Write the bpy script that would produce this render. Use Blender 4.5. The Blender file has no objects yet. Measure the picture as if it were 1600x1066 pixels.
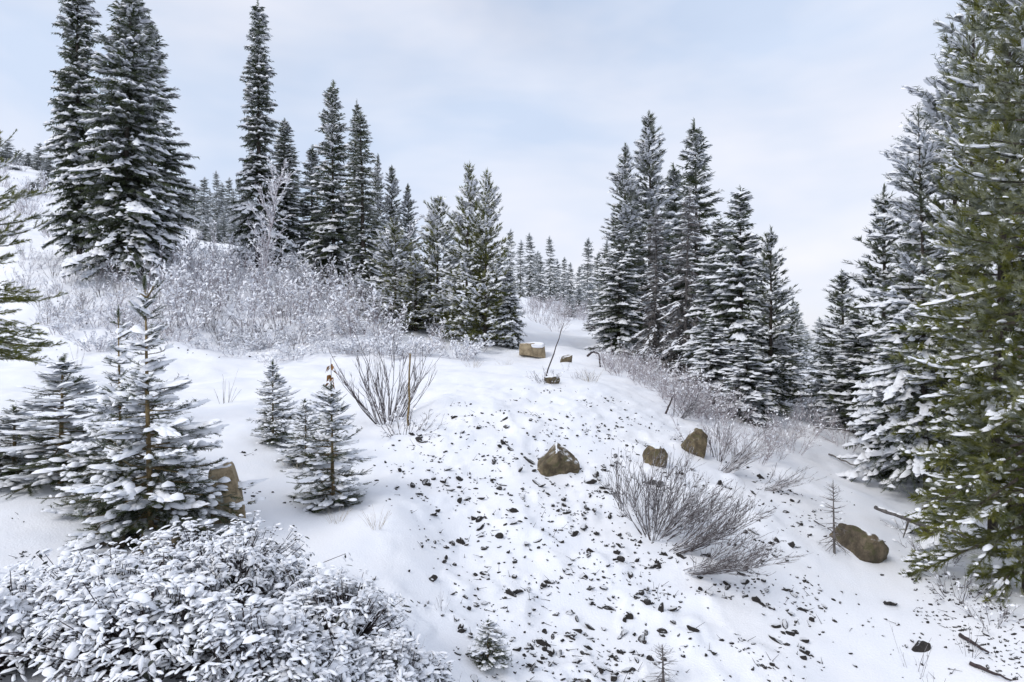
import bpy, math
import numpy as np

# ------------------------------------------------------------------ camera, sky, sun, exposure
scene = bpy.context.scene
COL = scene.collection
R = math.radians
FPX, CX, CY = 1043.0, 800.0, 533.0            # focal length and centre of the 1600 px wide view

cam_data = bpy.data.cameras.new('camera')
cam_data.sensor_width = 36.0
cam_data.lens = 36.0 * FPX / 1600.0
cam_data.clip_start = 0.05
cam_data.clip_end = 3000
cam = bpy.data.objects.new('camera', cam_data)
cam.rotation_euler = (R(90), 0, 0)
COL.objects.link(cam)
scene.camera = cam

SUN_EL, SUN_AZ = 42.0, -130.0                  # azimuth clockwise from +Y (view direction)
world = bpy.data.worlds.new('World')
scene.world = world
world.use_nodes = True
nt = world.node_tree
nt.nodes.clear()
def wn(t, **k):
    n = nt.nodes.new(t)
    for a, b in k.items():
        setattr(n, a, b)
    return n
w_out = wn('ShaderNodeOutputWorld')
w_sky = wn('ShaderNodeTexSky', sky_type='NISHITA', sun_disc=False)
w_sky.sun_elevation = R(SUN_EL)
w_sky.sun_rotation = R(SUN_AZ)
w_sky.air_density = 1.0
w_sky.dust_density = 1.5
w_bg1 = wn('ShaderNodeBackground')
w_bg1.inputs['Strength'].default_value = 0.14
w_bg2 = wn('ShaderNodeBackground')
w_bg2.inputs['Strength'].default_value = 1.0
w_mix = wn('ShaderNodeMixShader')
w_tc = wn('ShaderNodeTexCoord')
w_map = wn('ShaderNodeMapping')
w_map.inputs['Location'].default_value = (49.9, 16.9, 7.11)
w_map.inputs['Scale'].default_value = (1.0, 1.0, 1.9)
w_n1 = wn('ShaderNodeTexNoise')
w_n1.inputs['Scale'].default_value = 1.7
w_n1.inputs['Detail'].default_value = 5.0
w_n1.inputs['Roughness'].default_value = 0.45
w_n1.inputs['Distortion'].default_value = 0.25
w_r1 = wn('ShaderNodeMapRange')
w_r1.inputs['From Min'].default_value = 0.34
w_r1.inputs['From Max'].default_value = 0.60
w_r1.inputs['To Min'].default_value = 0.72
w_r1.inputs['To Max'].default_value = 1.0
w_n2 = wn('ShaderNodeTexNoise')
w_n2.inputs['Scale'].default_value = 1.25
w_n2.inputs['Detail'].default_value = 5.0
w_n2.inputs['Roughness'].default_value = 0.56
w_n2.inputs['Distortion'].default_value = 0.4
w_ramp = wn('ShaderNodeValToRGB')
w_ramp.color_ramp.elements[0].position = 0.39
w_ramp.color_ramp.elements[0].color = (0.62, 0.72, 0.90, 1)
w_ramp.color_ramp.elements[1].position = 0.61
w_ramp.color_ramp.elements[1].color = (0.89, 0.895, 0.97, 1)
L = nt.links.new
L(w_tc.outputs['Generated'], w_map.inputs['Vector'])
L(w_map.outputs['Vector'], w_n1.inputs['Vector'])
L(w_map.outputs['Vector'], w_n2.inputs['Vector'])
L(w_n1.outputs['Fac'], w_r1.inputs['Value'])
L(w_n2.outputs['Fac'], w_ramp.inputs['Fac'])
L(w_ramp.outputs['Color'], w_bg2.inputs['Color'])
L(w_sky.outputs['Color'], w_bg1.inputs['Color'])
L(w_r1.outputs['Result'], w_mix.inputs['Fac'])
L(w_bg1.outputs['Background'], w_mix.inputs[1])
L(w_bg2.outputs['Background'], w_mix.inputs[2])
L(w_mix.outputs['Shader'], w_out.inputs['Surface'])

sun_data = bpy.data.lights.new('sun', 'SUN')
sun_data.energy = 1.4
sun_data.angle = R(22)
sun_data.color = (1.0, 0.965, 0.92)
sun = bpy.data.objects.new('sun', sun_data)
COL.objects.link(sun)
sun.rotation_euler = (R(90 - SUN_EL), 0, R(180 - SUN_AZ))

vs = scene.view_settings
vs.view_transform = 'Standard'
vs.look = 'None'
vs.exposure = 0.10
vs.gamma = 1.0
vs.use_curve_mapping = False
scene.render.engine = 'CYCLES'
scene.cycles.max_bounces = 6
scene.cycles.diffuse_bounces = 4

# ------------------------------------------------------------------ mesh helpers
RNG = np.random.default_rng(7)

def unit(v):
    return v / np.maximum(np.linalg.norm(v, axis=-1, keepdims=True), 1e-9)

class MB:
    """collects triangles with a material slot and a frost value per face"""
    def __init__(s):
        s.v, s.f, s.m, s.a, s.n = [], [], [], [], 0
    def add(s, V, F, mat=0, frost=0.0):
        if len(V) == 0 or len(F) == 0:
            return
        s.v.append(np.asarray(V, float).reshape(-1, 3))
        s.f.append(np.asarray(F, np.int64).reshape(-1, 3) + s.n)
        k = len(s.f[-1])
        s.m.append(np.full(k, mat, np.int32))
        s.a.append(np.broadcast_to(np.asarray(frost, np.float32), (k,)).copy())
        s.n += len(s.v[-1])
    def mesh(s, name, mats, smooth=False):
        me = bpy.data.meshes.new(name)
        if not s.v:
            return me
        V = np.concatenate(s.v); F = np.concatenate(s.f)
        M = np.concatenate(s.m); A = np.concatenate(s.a)
        me.vertices.add(len(V)); me.vertices.foreach_set('co', V.astype(np.float32).ravel())
        me.loops.add(F.size); me.loops.foreach_set('vertex_index', F.astype(np.int32).ravel())
        me.polygons.add(len(F))
        me.polygons.foreach_set('loop_start', np.arange(0, F.size, 3, dtype=np.int32))
        me.polygons.foreach_set('material_index', M)
        me.polygons.foreach_set('use_smooth', np.full(len(F), smooth, bool))
        at = me.attributes.new('frost', 'FLOAT', 'FACE')
        at.data.foreach_set('value', A)
        for m in mats:
            me.materials.append(m)
        me.update(calc_edges=True)
        return me

def place(T, P, X, Y, Z):
    """bake template T=(V,F) at N frames"""
    V, F = T
    N, k = len(P), len(V)
    W = (P[:, None, :] + V[None, :, 0, None] * X[:, None, :] + V[None, :, 1, None] * Y[:, None, :] + V[None, :, 2, None] * Z[:, None, :])
    FF = F[None] + (np.arange(N) * k)[:, None, None]
    return W.reshape(-1, 3), FF.reshape(-1, 3)

UP = np.array([0, 0, 1.0])
def frames(D, roll=None):
    D = unit(D)
    Z = UP - D * D[:, 2:3]
    bad = np.linalg.norm(Z, axis=1) < 0.15
    Z[bad] = np.cross(D[bad], np.array([1.0, 0.3, 0]))
    Z = unit(Z)
    Y = np.cross(Z, D)
    if roll is not None:
        c, s_ = np.cos(roll)[:, None], np.sin(roll)[:, None]
        Y, Z = Y * c + Z * s_, Z * c - Y * s_
    return D, Y, Z

def tubes(P0, P1, r0, r1, n=3):
    """one tapered prism per segment"""
    P0, P1 = np.atleast_2d(P0), np.atleast_2d(P1)
    N = len(P0)
    r0 = np.broadcast_to(r0, (N,)); r1 = np.broadcast_to(r1, (N,))
    D, Y, Z = frames(P1 - P0)
    a = np.arange(n) * 2 * math.pi / n + math.pi / 2
    ring = np.cos(a)[None, :, None] * Y[:, None] + np.sin(a)[None, :, None] * Z[:, None]
    V = np.concatenate([P0[:, None] + ring * r0[:, None, None], P1[:, None] + ring * r1[:, None, None]], 1)
    i = np.arange(n); j = (i + 1) % n
    F = np.concatenate([np.stack([i, i + n, j], 1), np.stack([j, i + n, j + n], 1)])
    FF = F[None] + (np.arange(N) * 2 * n)[:, None, None]
    return V.reshape(-1, 3), FF.reshape(-1, 3)

def loft(P, r, n=8, rough=0.0, rng=RNG):
    P = np.asarray(P, float); K = len(P)
    D = np.gradient(P, axis=0)
    d = unit(D)
    ref = np.array([1.0, 0, 0]) if abs(d[0][0]) < 0.8 else np.array([0, 1.0, 0])
    Y = unit(np.cross(d, ref)); Z = np.cross(d, Y)
    a = np.arange(n) * 2 * math.pi / n
    rr = np.asarray(r)[:, None] * (1 + rough * rng.normal(size=(K, n)))
    V = P[:, None] + rr[..., None] * (np.cos(a)[None, :, None] * Y[:, None] + np.sin(a)[None, :, None] * Z[:, None])
    V = V.reshape(-1, 3)
    F = []
    for k in range(K - 1):
        for i in range(n):
            j = (i + 1) % n
            a0, b0, a1, b1 = k * n + i, k * n + j, (k + 1) * n + i, (k + 1) * n + j
            F += [(a0, b0, a1), (b0, b1, a1)]
    V = np.vstack([V, P[0], P[-1]])
    for i in range(n):
        j = (i + 1) % n
        F += [(K * n, j, i), (K * n + 1, (K - 1) * n + i, (K - 1) * n + j)]
    return V, np.array(F)

# ------------------------------------------------------------------ object helpers
def tag(o, label=None, cat=None, group=None, kind=None):
    for k, v in (('label', label), ('category', cat), ('group', group), ('kind', kind)):
        if v:
            o[k] = v
    return o
def empty(name, loc, rz=0.0, scale=(1, 1, 1), tilt=(0, 0)):
    o = bpy.data.objects.new(name, None)
    o.empty_display_size = 0.2
    o.location = loc
    o.rotation_euler = (tilt[0], tilt[1], rz)
    o.scale = scale
    COL.objects.link(o)
    return o
def ob(name, me, parent=None, loc=None):
    o = bpy.data.objects.new(name, me)
    COL.objects.link(o)
    if parent is not None:
        o.parent = parent
    if loc is not None:
        o.location = loc
    return o

# ------------------------------------------------------------------ materials
def material(name):
    m = bpy.data.materials.new(name)
    m.use_nodes = True
    t = m.node_tree
    return m, t, t.nodes['Principled BSDF']
def nd(t, typ, **k):
    n = t.nodes.new(typ)
    for a, b in k.items():
        if a in n.inputs:
            n.inputs[a].default_value = b
        else:
            setattr(n, a, b)
    return n
def mixrgb(t, fac, a, b, blend='MIX'):
    n = t.nodes.new('ShaderNodeMix'); n.data_type = 'RGBA'; n.blend_type = blend
    for sock, v in ((n.inputs[0], fac), (n.inputs[6], a), (n.inputs[7], b)):
        if hasattr(v, 'is_linked') or hasattr(v, 'links'):
            t.links.new(v, sock)
        else:
            sock.default_value = v if not isinstance(v, tuple) else (*v, 1)[:4]
    return n.outputs[2]
def mrange(t, val, a, b, c=0.0, d=1.0, smooth=True):
    n = t.nodes.new('ShaderNodeMapRange')
    if smooth:
        n.interpolation_type = 'SMOOTHSTEP'
    t.links.new(val, n.inputs['Value'])
    for k, v in (('From Min', a), ('From Max', b), ('To Min', c), ('To Max', d)):
        n.inputs[k].default_value = v
    return n.outputs['Result']
def noise(t, scale, detail=4.0, rough=0.55, coord='Object'):
    tc = t.nodes.new('ShaderNodeTexCoord')
    n = t.nodes.new('ShaderNodeTexNoise')
    n.inputs['Scale'].default_value = scale
    n.inputs['Detail'].default_value = detail
    n.inputs['Roughness'].default_value = rough
    t.links.new(tc.outputs[coord], n.inputs['Vector'])
    return n.outputs['Fac']
SNOW = (0.86, 0.885, 0.93)

def mat_snow(name, bump=0.12, scale=26.0):
    m, t, b = material(name)
    n1 = noise(t, scale, 6.0, 0.6)
    n2 = noise(t, 0.9, 3.0)
    c = mixrgb(t, mrange(t, n2, 0.35, 0.65), (0.845, 0.872, 0.925), (0.885, 0.90, 0.935))
    t.links.new(c, b.inputs['Base Color'])
    b.inputs['Roughness'].default_value = 0.62
    b.inputs['Specular IOR Level'].default_value = 0.25
    bp = nd(t, 'ShaderNodeBump'); bp.inputs['Strength'].default_value = bump; bp.inputs['Distance'].default_value = 0.05
    t.links.new(n1, bp.inputs['Height'])
    t.links.new(bp.outputs['Normal'], b.inputs['Normal'])
    return m

def mat_needle(name, dark, light, hue=0.5):
    """needles: dark to light green by clump, whitened where the face carries frost, or painted haze on far spruces"""
    m, t, b = material(name)
    n1 = noise(t, 2.2, 3.0)
    oi = nd(t, 'ShaderNodeObjectInfo')
    c = mixrgb(t, mrange(t, n1, 0.32, 0.68), dark, light)
    at = nd(t, 'ShaderNodeAttribute', attribute_name='frost')
    c2 = mixrgb(t, at.outputs['Fac'], c, (0.72, 0.75, 0.80))
    t.links.new(c2, b.inputs['Base Color'])
    b.inputs['Roughness'].default_value = 0.6
    b.inputs['Specular IOR Level'].default_value = 0.25
    tr = nd(t, 'ShaderNodeBsdfTranslucent')
    t.links.new(c2, tr.inputs['Color'])
    mx = nd(t, 'ShaderNodeMixShader'); mx.inputs[0].default_value = 0.25
    t.links.new(b.outputs[0], mx.inputs[1]); t.links.new(tr.outputs[0], mx.inputs[2])
    t.links.new(mx.outputs[0], t.nodes['Material Output'].inputs['Surface'])
    return m

def mat_bark(name, dark, light, scale=14.0, frosty=False):
    m, t, b = material(name)
    n1 = noise(t, scale, 6.0, 0.65)
    c = mixrgb(t, mrange(t, n1, 0.35, 0.66), dark, light)
    if frosty:
        at = nd(t, 'ShaderNodeAttribute', attribute_name='frost')
        c = mixrgb(t, at.outputs['Fac'], c, (0.80, 0.81, 0.85))
    t.links.new(c, b.inputs['Base Color'])
    b.inputs['Roughness'].default_value = 0.85
    bp = nd(t, 'ShaderNodeBump'); bp.inputs['Strength'].default_value = 0.5; bp.inputs['Distance'].default_value = 0.02
    t.links.new(n1, bp.inputs['Height']); t.links.new(bp.outputs['Normal'], b.inputs['Normal'])
    return m

def mat_rock(name, dark, light, lo=0.45, hi=0.75, scale=5.0, moss=None):
    """stone with snow lying on its upward faces"""
    m, t, b = material(name)
    n1 = noise(t, scale, 8.0, 0.7)
    n2 = noise(t, scale * 5, 5.0, 0.7)
    c = mixrgb(t, mrange(t, n1, 0.34, 0.66), dark, light)
    c = mixrgb(t, mrange(t, n2, 0.5, 0.72, 0, 0.6), c, tuple(x * 0.45 for x in dark))
    if moss:
        c = mixrgb(t, mrange(t, noise(t, scale * 1.7, 5.0, 0.6), 0.5, 0.66, 0, 0.8), c, moss)
    geo = nd(t, 'ShaderNodeNewGeometry')
    sx = nd(t, 'ShaderNodeSeparateXYZ'); t.links.new(geo.outputs['Normal'], sx.inputs[0])
    ma = nd(t, 'ShaderNodeMath', operation='MULTIPLY_ADD')
    t.links.new(n1, ma.inputs[0]); ma.inputs[1].default_value = 0.5; t.links.new(sx.outputs['Z'], ma.inputs[2])
    fac = mrange(t, ma.outputs[0], lo + 0.25, hi + 0.25)
    c = mixrgb(t, fac, c, SNOW)
    t.links.new(c, b.inputs['Base Color'])
    b.inputs['Roughness'].default_value = 0.9
    bp = nd(t, 'ShaderNodeBump'); bp.inputs['Strength'].default_value = 0.7; bp.inputs['Distance'].default_value = 0.03
    t.links.new(n2, bp.inputs['Height']); t.links.new(bp.outputs['Normal'], b.inputs['Normal'])
    return m

M_SNOW = mat_snow('ground_snow', 0.32, 34.0)
M_PAD = mat_snow('lying_snow', 0.15, 40.0)
M_FIR = mat_needle('fir_needles', (0.028, 0.042, 0.017), (0.080, 0.100, 0.038))
M_FIRG = mat_needle('green_fir_needles', (0.026, 0.040, 0.015), (0.078, 0.094, 0.034))
M_PINE = mat_needle('pine_needles', (0.075, 0.092, 0.022), (0.21, 0.215, 0.052))
M_PINED = mat_needle('dusky_pine_needles', (0.040, 0.056, 0.022), (0.105, 0.122, 0.046))
M_DEAD = mat_needle('dead_twigs', (0.085, 0.075, 0.068), (0.20, 0.18, 0.17))
M_BARK = mat_bark('conifer_bark', (0.03, 0.023, 0.018), (0.085, 0.068, 0.055))
M_BARKY = mat_bark('young_bark', (0.12, 0.085, 0.04), (0.26, 0.19, 0.09))
M_GREY = mat_bark('grey_bark', (0.07, 0.062, 0.058), (0.17, 0.155, 0.15))
M_TWIG = mat_bark('dark_twig', (0.028, 0.020, 0.020), (0.075, 0.055, 0.055), 20.0, True)
M_FROST = mat_bark('frosted_twig', (0.11, 0.078, 0.085), (0.26, 0.20, 0.215), 9.0, True)
M_GRASS = mat_bark('dry_grass', (0.20, 0.16, 0.10), (0.42, 0.36, 0.26), 9.0, True)
M_LEAF = mat_bark('dark_leaf', (0.018, 0.022, 0.017), (0.05, 0.055, 0.04), 18.0)
M_BROWNLEAF = mat_bark('brown_leaf', (0.14, 0.06, 0.015), (0.34, 0.17, 0.05), 30.0)
M_STONE = mat_rock('dark_stone', (0.014, 0.012, 0.011), (0.045, 0.039, 0.034), 0.74, 0.92, 9.0)
M_BOULDER = mat_rock('tan_boulder', (0.06, 0.045, 0.026), (0.21, 0.165, 0.10), 0.72, 0.92, 5.0, (0.09, 0.085, 0.035))
M_BROCK = mat_rock('brown_boulder', (0.055, 0.043, 0.028), (0.17, 0.135, 0.09), 0.72, 0.9, 3.5, (0.06, 0.06, 0.022))
M_CUT = mat_rock('sandstone_block', (0.20, 0.155, 0.095), (0.42, 0.34, 0.22), 0.80, 0.95, 4.0)

# ------------------------------------------------------------------ terrain
def vnoise(x, y, seed=0):
    xi, yi = np.floor(x).astype(np.int64), np.floor(y).astype(np.int64)
    fx, fy = x - xi, y - yi
    fx, fy = fx * fx * fx * (fx * (fx * 6 - 15) + 10), fy * fy * fy * (fy * (fy * 6 - 15) + 10)
    def h(a, b):
        n = (a * 374761393 + b * 668265263 + seed * 974634777) & 0xFFFFFFFF
        n = ((n ^ (n >> 13)) * 1274126177) & 0xFFFFFFFF
        return ((n ^ (n >> 16)) & 0xFFFF) / 32767.5 - 1.0
    return ((h(xi, yi) * (1 - fx) + h(xi + 1, yi) * fx) * (1 - fy) + (h(xi, yi + 1) * (1 - fx) + h(xi + 1, yi + 1) * fx) * fy)
def fbm(x, y, seed=0, oct=3):
    s, a = 0, 1.0
    for o in range(oct):
        c, q = math.cos(o * 1.1 + 0.4), math.sin(o * 1.1 + 0.4)
        s = s + a * vnoise((x * c - y * q) * 2 ** o, (x * q + y * c) * 2 ** o, seed + o)
        a *= 0.5
    return s

CTRL = [  # view column, view row, distance: heights of the ground read off the photograph
 (-250,1066,4.6),(0,1066,4.6),(300,1066,4.7),(600,1066,6.0),(900,1066,7.4),(1200,1066,8.1),(1600,1066,8.6),(1850,1000,8.5),
 (0,850,8.0),(-250,850,8.0),(50,760,10),(235,838,8.7),(0,720,11.5),(350,790,9.8),(100,742,10.5),(-250,720,11.5),
 (425,695,13),(350,640,16),(100,625,17),(0,615,18),(-250,610,18),
 (400,590,24),(100,582,24),(-250,580,24),(400,563,29),(700,565,28),(600,600,19.5),(830,560,30),(930,548,34),(750,590,21),(870,600,20.5),(950,620,19.2),
 (600,680,14.5),(520,795,10.5),(620,800,10),(700,700,13.5),(700,850,10.2),(800,780,11.8),(870,728,13.5),(800,900,9.6),(1000,900,10.2),
 (1000,780,12.6),(1087,710,16),(1050,650,19.5),(1000,590,26),(1150,730,16),(1200,850,11.5),(1350,862,12),(1250,760,15.5),(1300,950,10.0),
 (1500,900,11.2),(1590,985,9.5),(1290,700,20),(1275,620,32),(1265,565,60),(1450,790,16),(1500,640,30),(1600,700,22),(1850,900,11),(1850,650,24),
 (-250,558,28),(0,556,28),(200,560,28),(50,470,34),(200,470,34),(120,400,40),(0,390,42),(-250,380,45),(300,395,50),(290,372,80),(340,366,95),
 (450,430,45),(450,500,35),(550,460,40),(560,520,33),(650,510,36),(700,530,33),(770,542,32),(520,405,70),(640,430,70),
 (0,300,80),(40,262,110),(-250,250,90),(860,500,50),(870,482,60),(870,472,85),(940,500,60),(1000,520,50),(1100,560,50),(1400,560,60),(1700,560,60)]
CTRLZ = [(-250,200,34),(40,200,26),(340,140,15),(600,130,8),(870,150,3),(1265,150,-5),(1700,150,-3),
 (-250,700,-30),(340,700,-40),(870,700,-40),(1265,700,-40),(1700,700,-40),
 (-250,2.2,-2.4),(300,2.2,-2.6),(800,2.2,-3.5),(1300,2.2,-4.1),(1850,2.2,-4.6)]
_x, _y, _z = [], [], []
for px, py, d in CTRL:
    _x.append((px - CX) / FPX * d); _y.append(d); _z.append((CY - py) / FPX * d)
for px, d, z in CTRLZ:
    _x.append((px - CX) / FPX * d); _y.append(d); _z.append(z)
_x, _y, _z = map(np.array, (_x, _y, _z))
TH_MAX = 1.0
def warp(x, y):
    r = np.maximum(np.hypot(x, y), 1.5)
    th = np.arctan2(x, y)
    over = np.clip((np.abs(th) - TH_MAX) / (math.pi - TH_MAX), 0, 1)
    th2 = np.clip(th, -TH_MAX, TH_MAX) * (1 - over * over * (3 - 2 * over))
    return th2 * 1.6, np.log(r)
def tps(r2):
    return 0.5 * r2 * np.log(np.maximum(r2, 1e-12))
_a, _b = warp(_x, _y)
_n = len(_a)
_K = tps((_a[:, None] - _a) ** 2 + (_b[:, None] - _b) ** 2) + np.eye(_n) * 0.0015
_P = np.stack([np.ones(_n), _a, _b], 1)
_A = np.block([[_K, _P], [_P.T, np.zeros((3, 3))]])
_w = np.linalg.solve(_A, np.concatenate([_z, np.zeros(3)]))
def rubble(x, y):
    """1 on the stony slope below the track, 0 elsewhere"""
    px = CX + x / np.maximum(y, 0.5) * FPX
    a = np.clip((px - 560) / 120, 0, 1) * np.clip((1330 - px) / 200, 0, 1)
    return a * np.clip((23 - y) / 5, 0, 1) * (y > 1)
def gz(x, y):
    x, y = np.atleast_1d(np.asarray(x, float)), np.atleast_1d(np.asarray(y, float))
    sh = x.shape
    x, y = x.ravel(), y.ravel()
    out = np.empty(len(x))
    for i in range(0, len(x), 20000):
        a, b = warp(x[i:i + 20000], y[i:i + 20000])
        k = tps((a[:, None] - _a) ** 2 + (b[:, None] - _b) ** 2)
        out[i:i + 20000] = k @ _w[:_n] + _w[_n] + a * _w[_n + 1] + b * _w[_n + 2]
    r = np.hypot(x, y)
    q = np.clip(r / 18, 0.35, 2.5)
    rb = rubble(x, y)
    out += 0.11 * q * fbm(x / 3.4, y / 3.4, 3, 3)
    out += 0.026 * fbm(x / 0.75, y / 0.75, 11, 3) * np.clip(r / 14, 0.5, 1.5)
    lump = np.maximum(fbm(x / 0.42, y / 0.42, 21, 3), -0.1)
    out += rb * (0.075 * lump + 0.03 * np.abs(fbm(x / 0.9, y / 0.9, 31, 2)))
    return out.reshape(sh)
def at(px, d):
    x = (px - CX) / FPX * d
    return np.array([x, d, gz(x, d)[0]])
_ds = np.exp(np.linspace(math.log(3.0), math.log(160), 420))
def hit(px, py):
    """where the line of sight of (px, py) first meets the ground"""
    px, py = np.atleast_1d(np.asarray(px, float)), np.atleast_1d(np.asarray(py, float))
    X = ((px - CX) / FPX)[:, None] * _ds; Z = ((CY - py) / FPX)[:, None] * _ds
    Y = np.broadcast_to(_ds, X.shape)
    below = Z < gz(X, Y)
    k = np.argmax(below, 1)
    d = _ds[np.maximum(k, 1)]
    x = (px - CX) / FPX * d
    return np.stack([x, d, gz(x, d)], 1), below.any(1)

def build_ground():
    fine = np.linspace(-0.80, 0.80, 430)
    side = np.linspace(0.80, math.pi, 46)[1:]
    th = np.concatenate([-side[::-1][1:], fine, side])         # full turn, denser ahead
    rr = np.exp(np.concatenate([np.linspace(math.log(1.2), math.log(60), 330), np.linspace(math.log(60), math.log(700), 70)[1:]]))
    T, RR = np.meshgrid(th, rr)
    X, Y = RR * np.sin(T), RR * np.cos(T)
    Z = gz(X, Y)
    nr, na = X.shape
    V = np.stack([X, Y, Z], -1).reshape(-1, 3)
    c = np.array([[0, 0, gz(0.0, 1.2)[0]]])
    V = np.vstack([V, c])
    i = np.arange(nr - 1)[:, None] * na; j = np.arange(na)[None]
    j2 = (j + 1) % na
    a, b, c0, d = i + j, i + j2, i + na + j2, i + na + j
    F = np.concatenate([np.stack([a, b, c0], -1).reshape(-1, 3)[:, ::-1], np.stack([a, c0, d], -1).reshape(-1, 3)[:, ::-1]])
    jj = np.arange(na)
    F = np.vstack([F, np.stack([np.full(na, nr * na), (jj + 1) % na, jj], 1)[:, ::-1]])
    mb = MB(); mb.add(V, F)
    o = ob('ground', mb.mesh('ground', [M_SNOW], True))
    tag(o, 'snow covered hillside falling from a level track into a gully', 'ground', kind='structure')
build_ground()

# ------------------------------------------------------------------ foliage templates
def T_(tris):
    V = np.array(tris, float).reshape(-1, 3)
    return V, np.arange(len(V)).reshape(-1, 3)
def tmpl_far(rng):
    t = [[(0, -0.09, 0), (0, 0.09, 0), (1.05, 0, -0.04)]]
    for i in range(8):
        x = 0.02 + 0.11 * i + rng.uniform(-.03, .03); s = 1 if i % 2 else -1
        l = 0.50 * (1 - 0.45 * x)
        hang = rng.uniform(-.32, .02) if i % 3 else rng.uniform(-.5, -.2)
        t.append([(x - .10, 0, 0), (x + .10, 0, 0.01), (x + l * .8, s * l * rng.uniform(.5, 1), hang)])
    return T_(t)
def tmpl_fir(rng, n=26):
    t = [[(0, -0.025, 0), (0, 0.025, 0), (1, 0, 0)], [(0, 0, -0.025), (0, 0, 0.025), (1, 0, 0)]]
    for i in range(n):
        x = i / n + rng.uniform(-.02, .02)
        a = (1 if i % 2 else -1) * rng.uniform(0.15, 1.0) + (0 if rng.random() < .8 else math.pi / 2)
        l = rng.uniform(.2, .30)
        dy, dz = math.cos(a) * l, abs(math.sin(a)) * l * 0.6
        dy *= 1 if i % 2 else -1
        t.append([(x - .035, 0, 0), (x + .035, 0, 0), (x + l * .55, dy, dz - 0.05)])
    return T_(t)
def tmpl_tuft(rng, n=16, spread=0.75, w=.055, lf=1.0):
    t = [[(0, -0.03, 0), (0, 0.03, 0), (0.6, 0, 0)]]
    for i in range(n):
        x = rng.uniform(0, .5 if lf == 1 else .75)
        a = rng.uniform(0, 2 * math.pi); q = rng.uniform(.25, spread)
        l = rng.uniform(.45, .7) * lf
        dx, dy, dz = l * math.cos(q), l * math.sin(q) * math.cos(a), l * math.sin(q) * math.sin(a)
        t.append([(x, -w * math.sin(a), w * math.cos(a)), (x, w * math.sin(a), -w * math.cos(a)), (x + dx, dy, dz)])
    return T_(t)
def tmpl_dome(rng, n=6, rings=1, jitter=0.12):
    V = []; F = []
    rad = 1 + jitter * rng.normal(size=n)
    levels = [(1.0, 0.0)] + ([(0.78, 0.62)] if rings == 2 else [])
    for sc, z in levels:
        for i in range(n):
            a = 2 * math.pi * i / n
            V.append((0.5 * sc * rad[i] * math.cos(a), 0.5 * sc * rad[i] * math.sin(a), z + (rng.uniform(-.12, .12) if z else 0)))
    V.append((0, 0, 1.0))
    for k in range(len(levels) - 1):
        for i in range(n):
            j = (i + 1) % n
            F += [(k * n + i, k * n + j, (k + 1) * n + i), (k * n + j, (k + 1) * n + j, (k + 1) * n + i)]
    k = len(levels) - 1
    for i in range(n):
        F.append((k * n + i, k * n + (i + 1) % n, len(V) - 1))
    return np.array(V), np.array(F)
_tr = np.random.default_rng(3)
TF = {'far': [tmpl_far(_tr) for _ in range(4)], 'fir': [tmpl_fir(_tr) for _ in range(4)], 'mid': [tmpl_fir(_tr, 13) for _ in range(4)],
      'tuft': [tmpl_tuft(_tr, 12) for _ in range(4)], 'tuft_near': [tmpl_tuft(_tr, 30, 0.95, .030, .72) for _ in range(4)]}
TD1 = [tmpl_dome(_tr, 6, 1) for _ in range(4)]
TD2 = [tmpl_dome(_tr, 7, 2, 0.16) for _ in range(5)]

def scatter(mb, temps, P, D, ln, wid, hgt, rng, mat=0, frost=None, roll=0.3, rollarr=None):
    """bakes templates at P along D; ln, wid, hgt scale the three axes"""
    if len(P) == 0:
        return
    pick = rng.integers(0, len(temps), len(P))
    X, Y, Z = frames(D, rng.normal(0, roll, len(P)) if rollarr is None else rollarr)
    for i, T in enumerate(temps):
        k = pick == i
        if not k.any():
            continue
        V, F = place(T, P[k], X[k] * ln[k, None], Y[k] * wid[k, None], Z[k] * hgt[k, None])
        fr = 0.0 if frost is None else np.repeat(frost[k], len(T[1]))
        mb.add(V, F, mat, fr)

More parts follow.
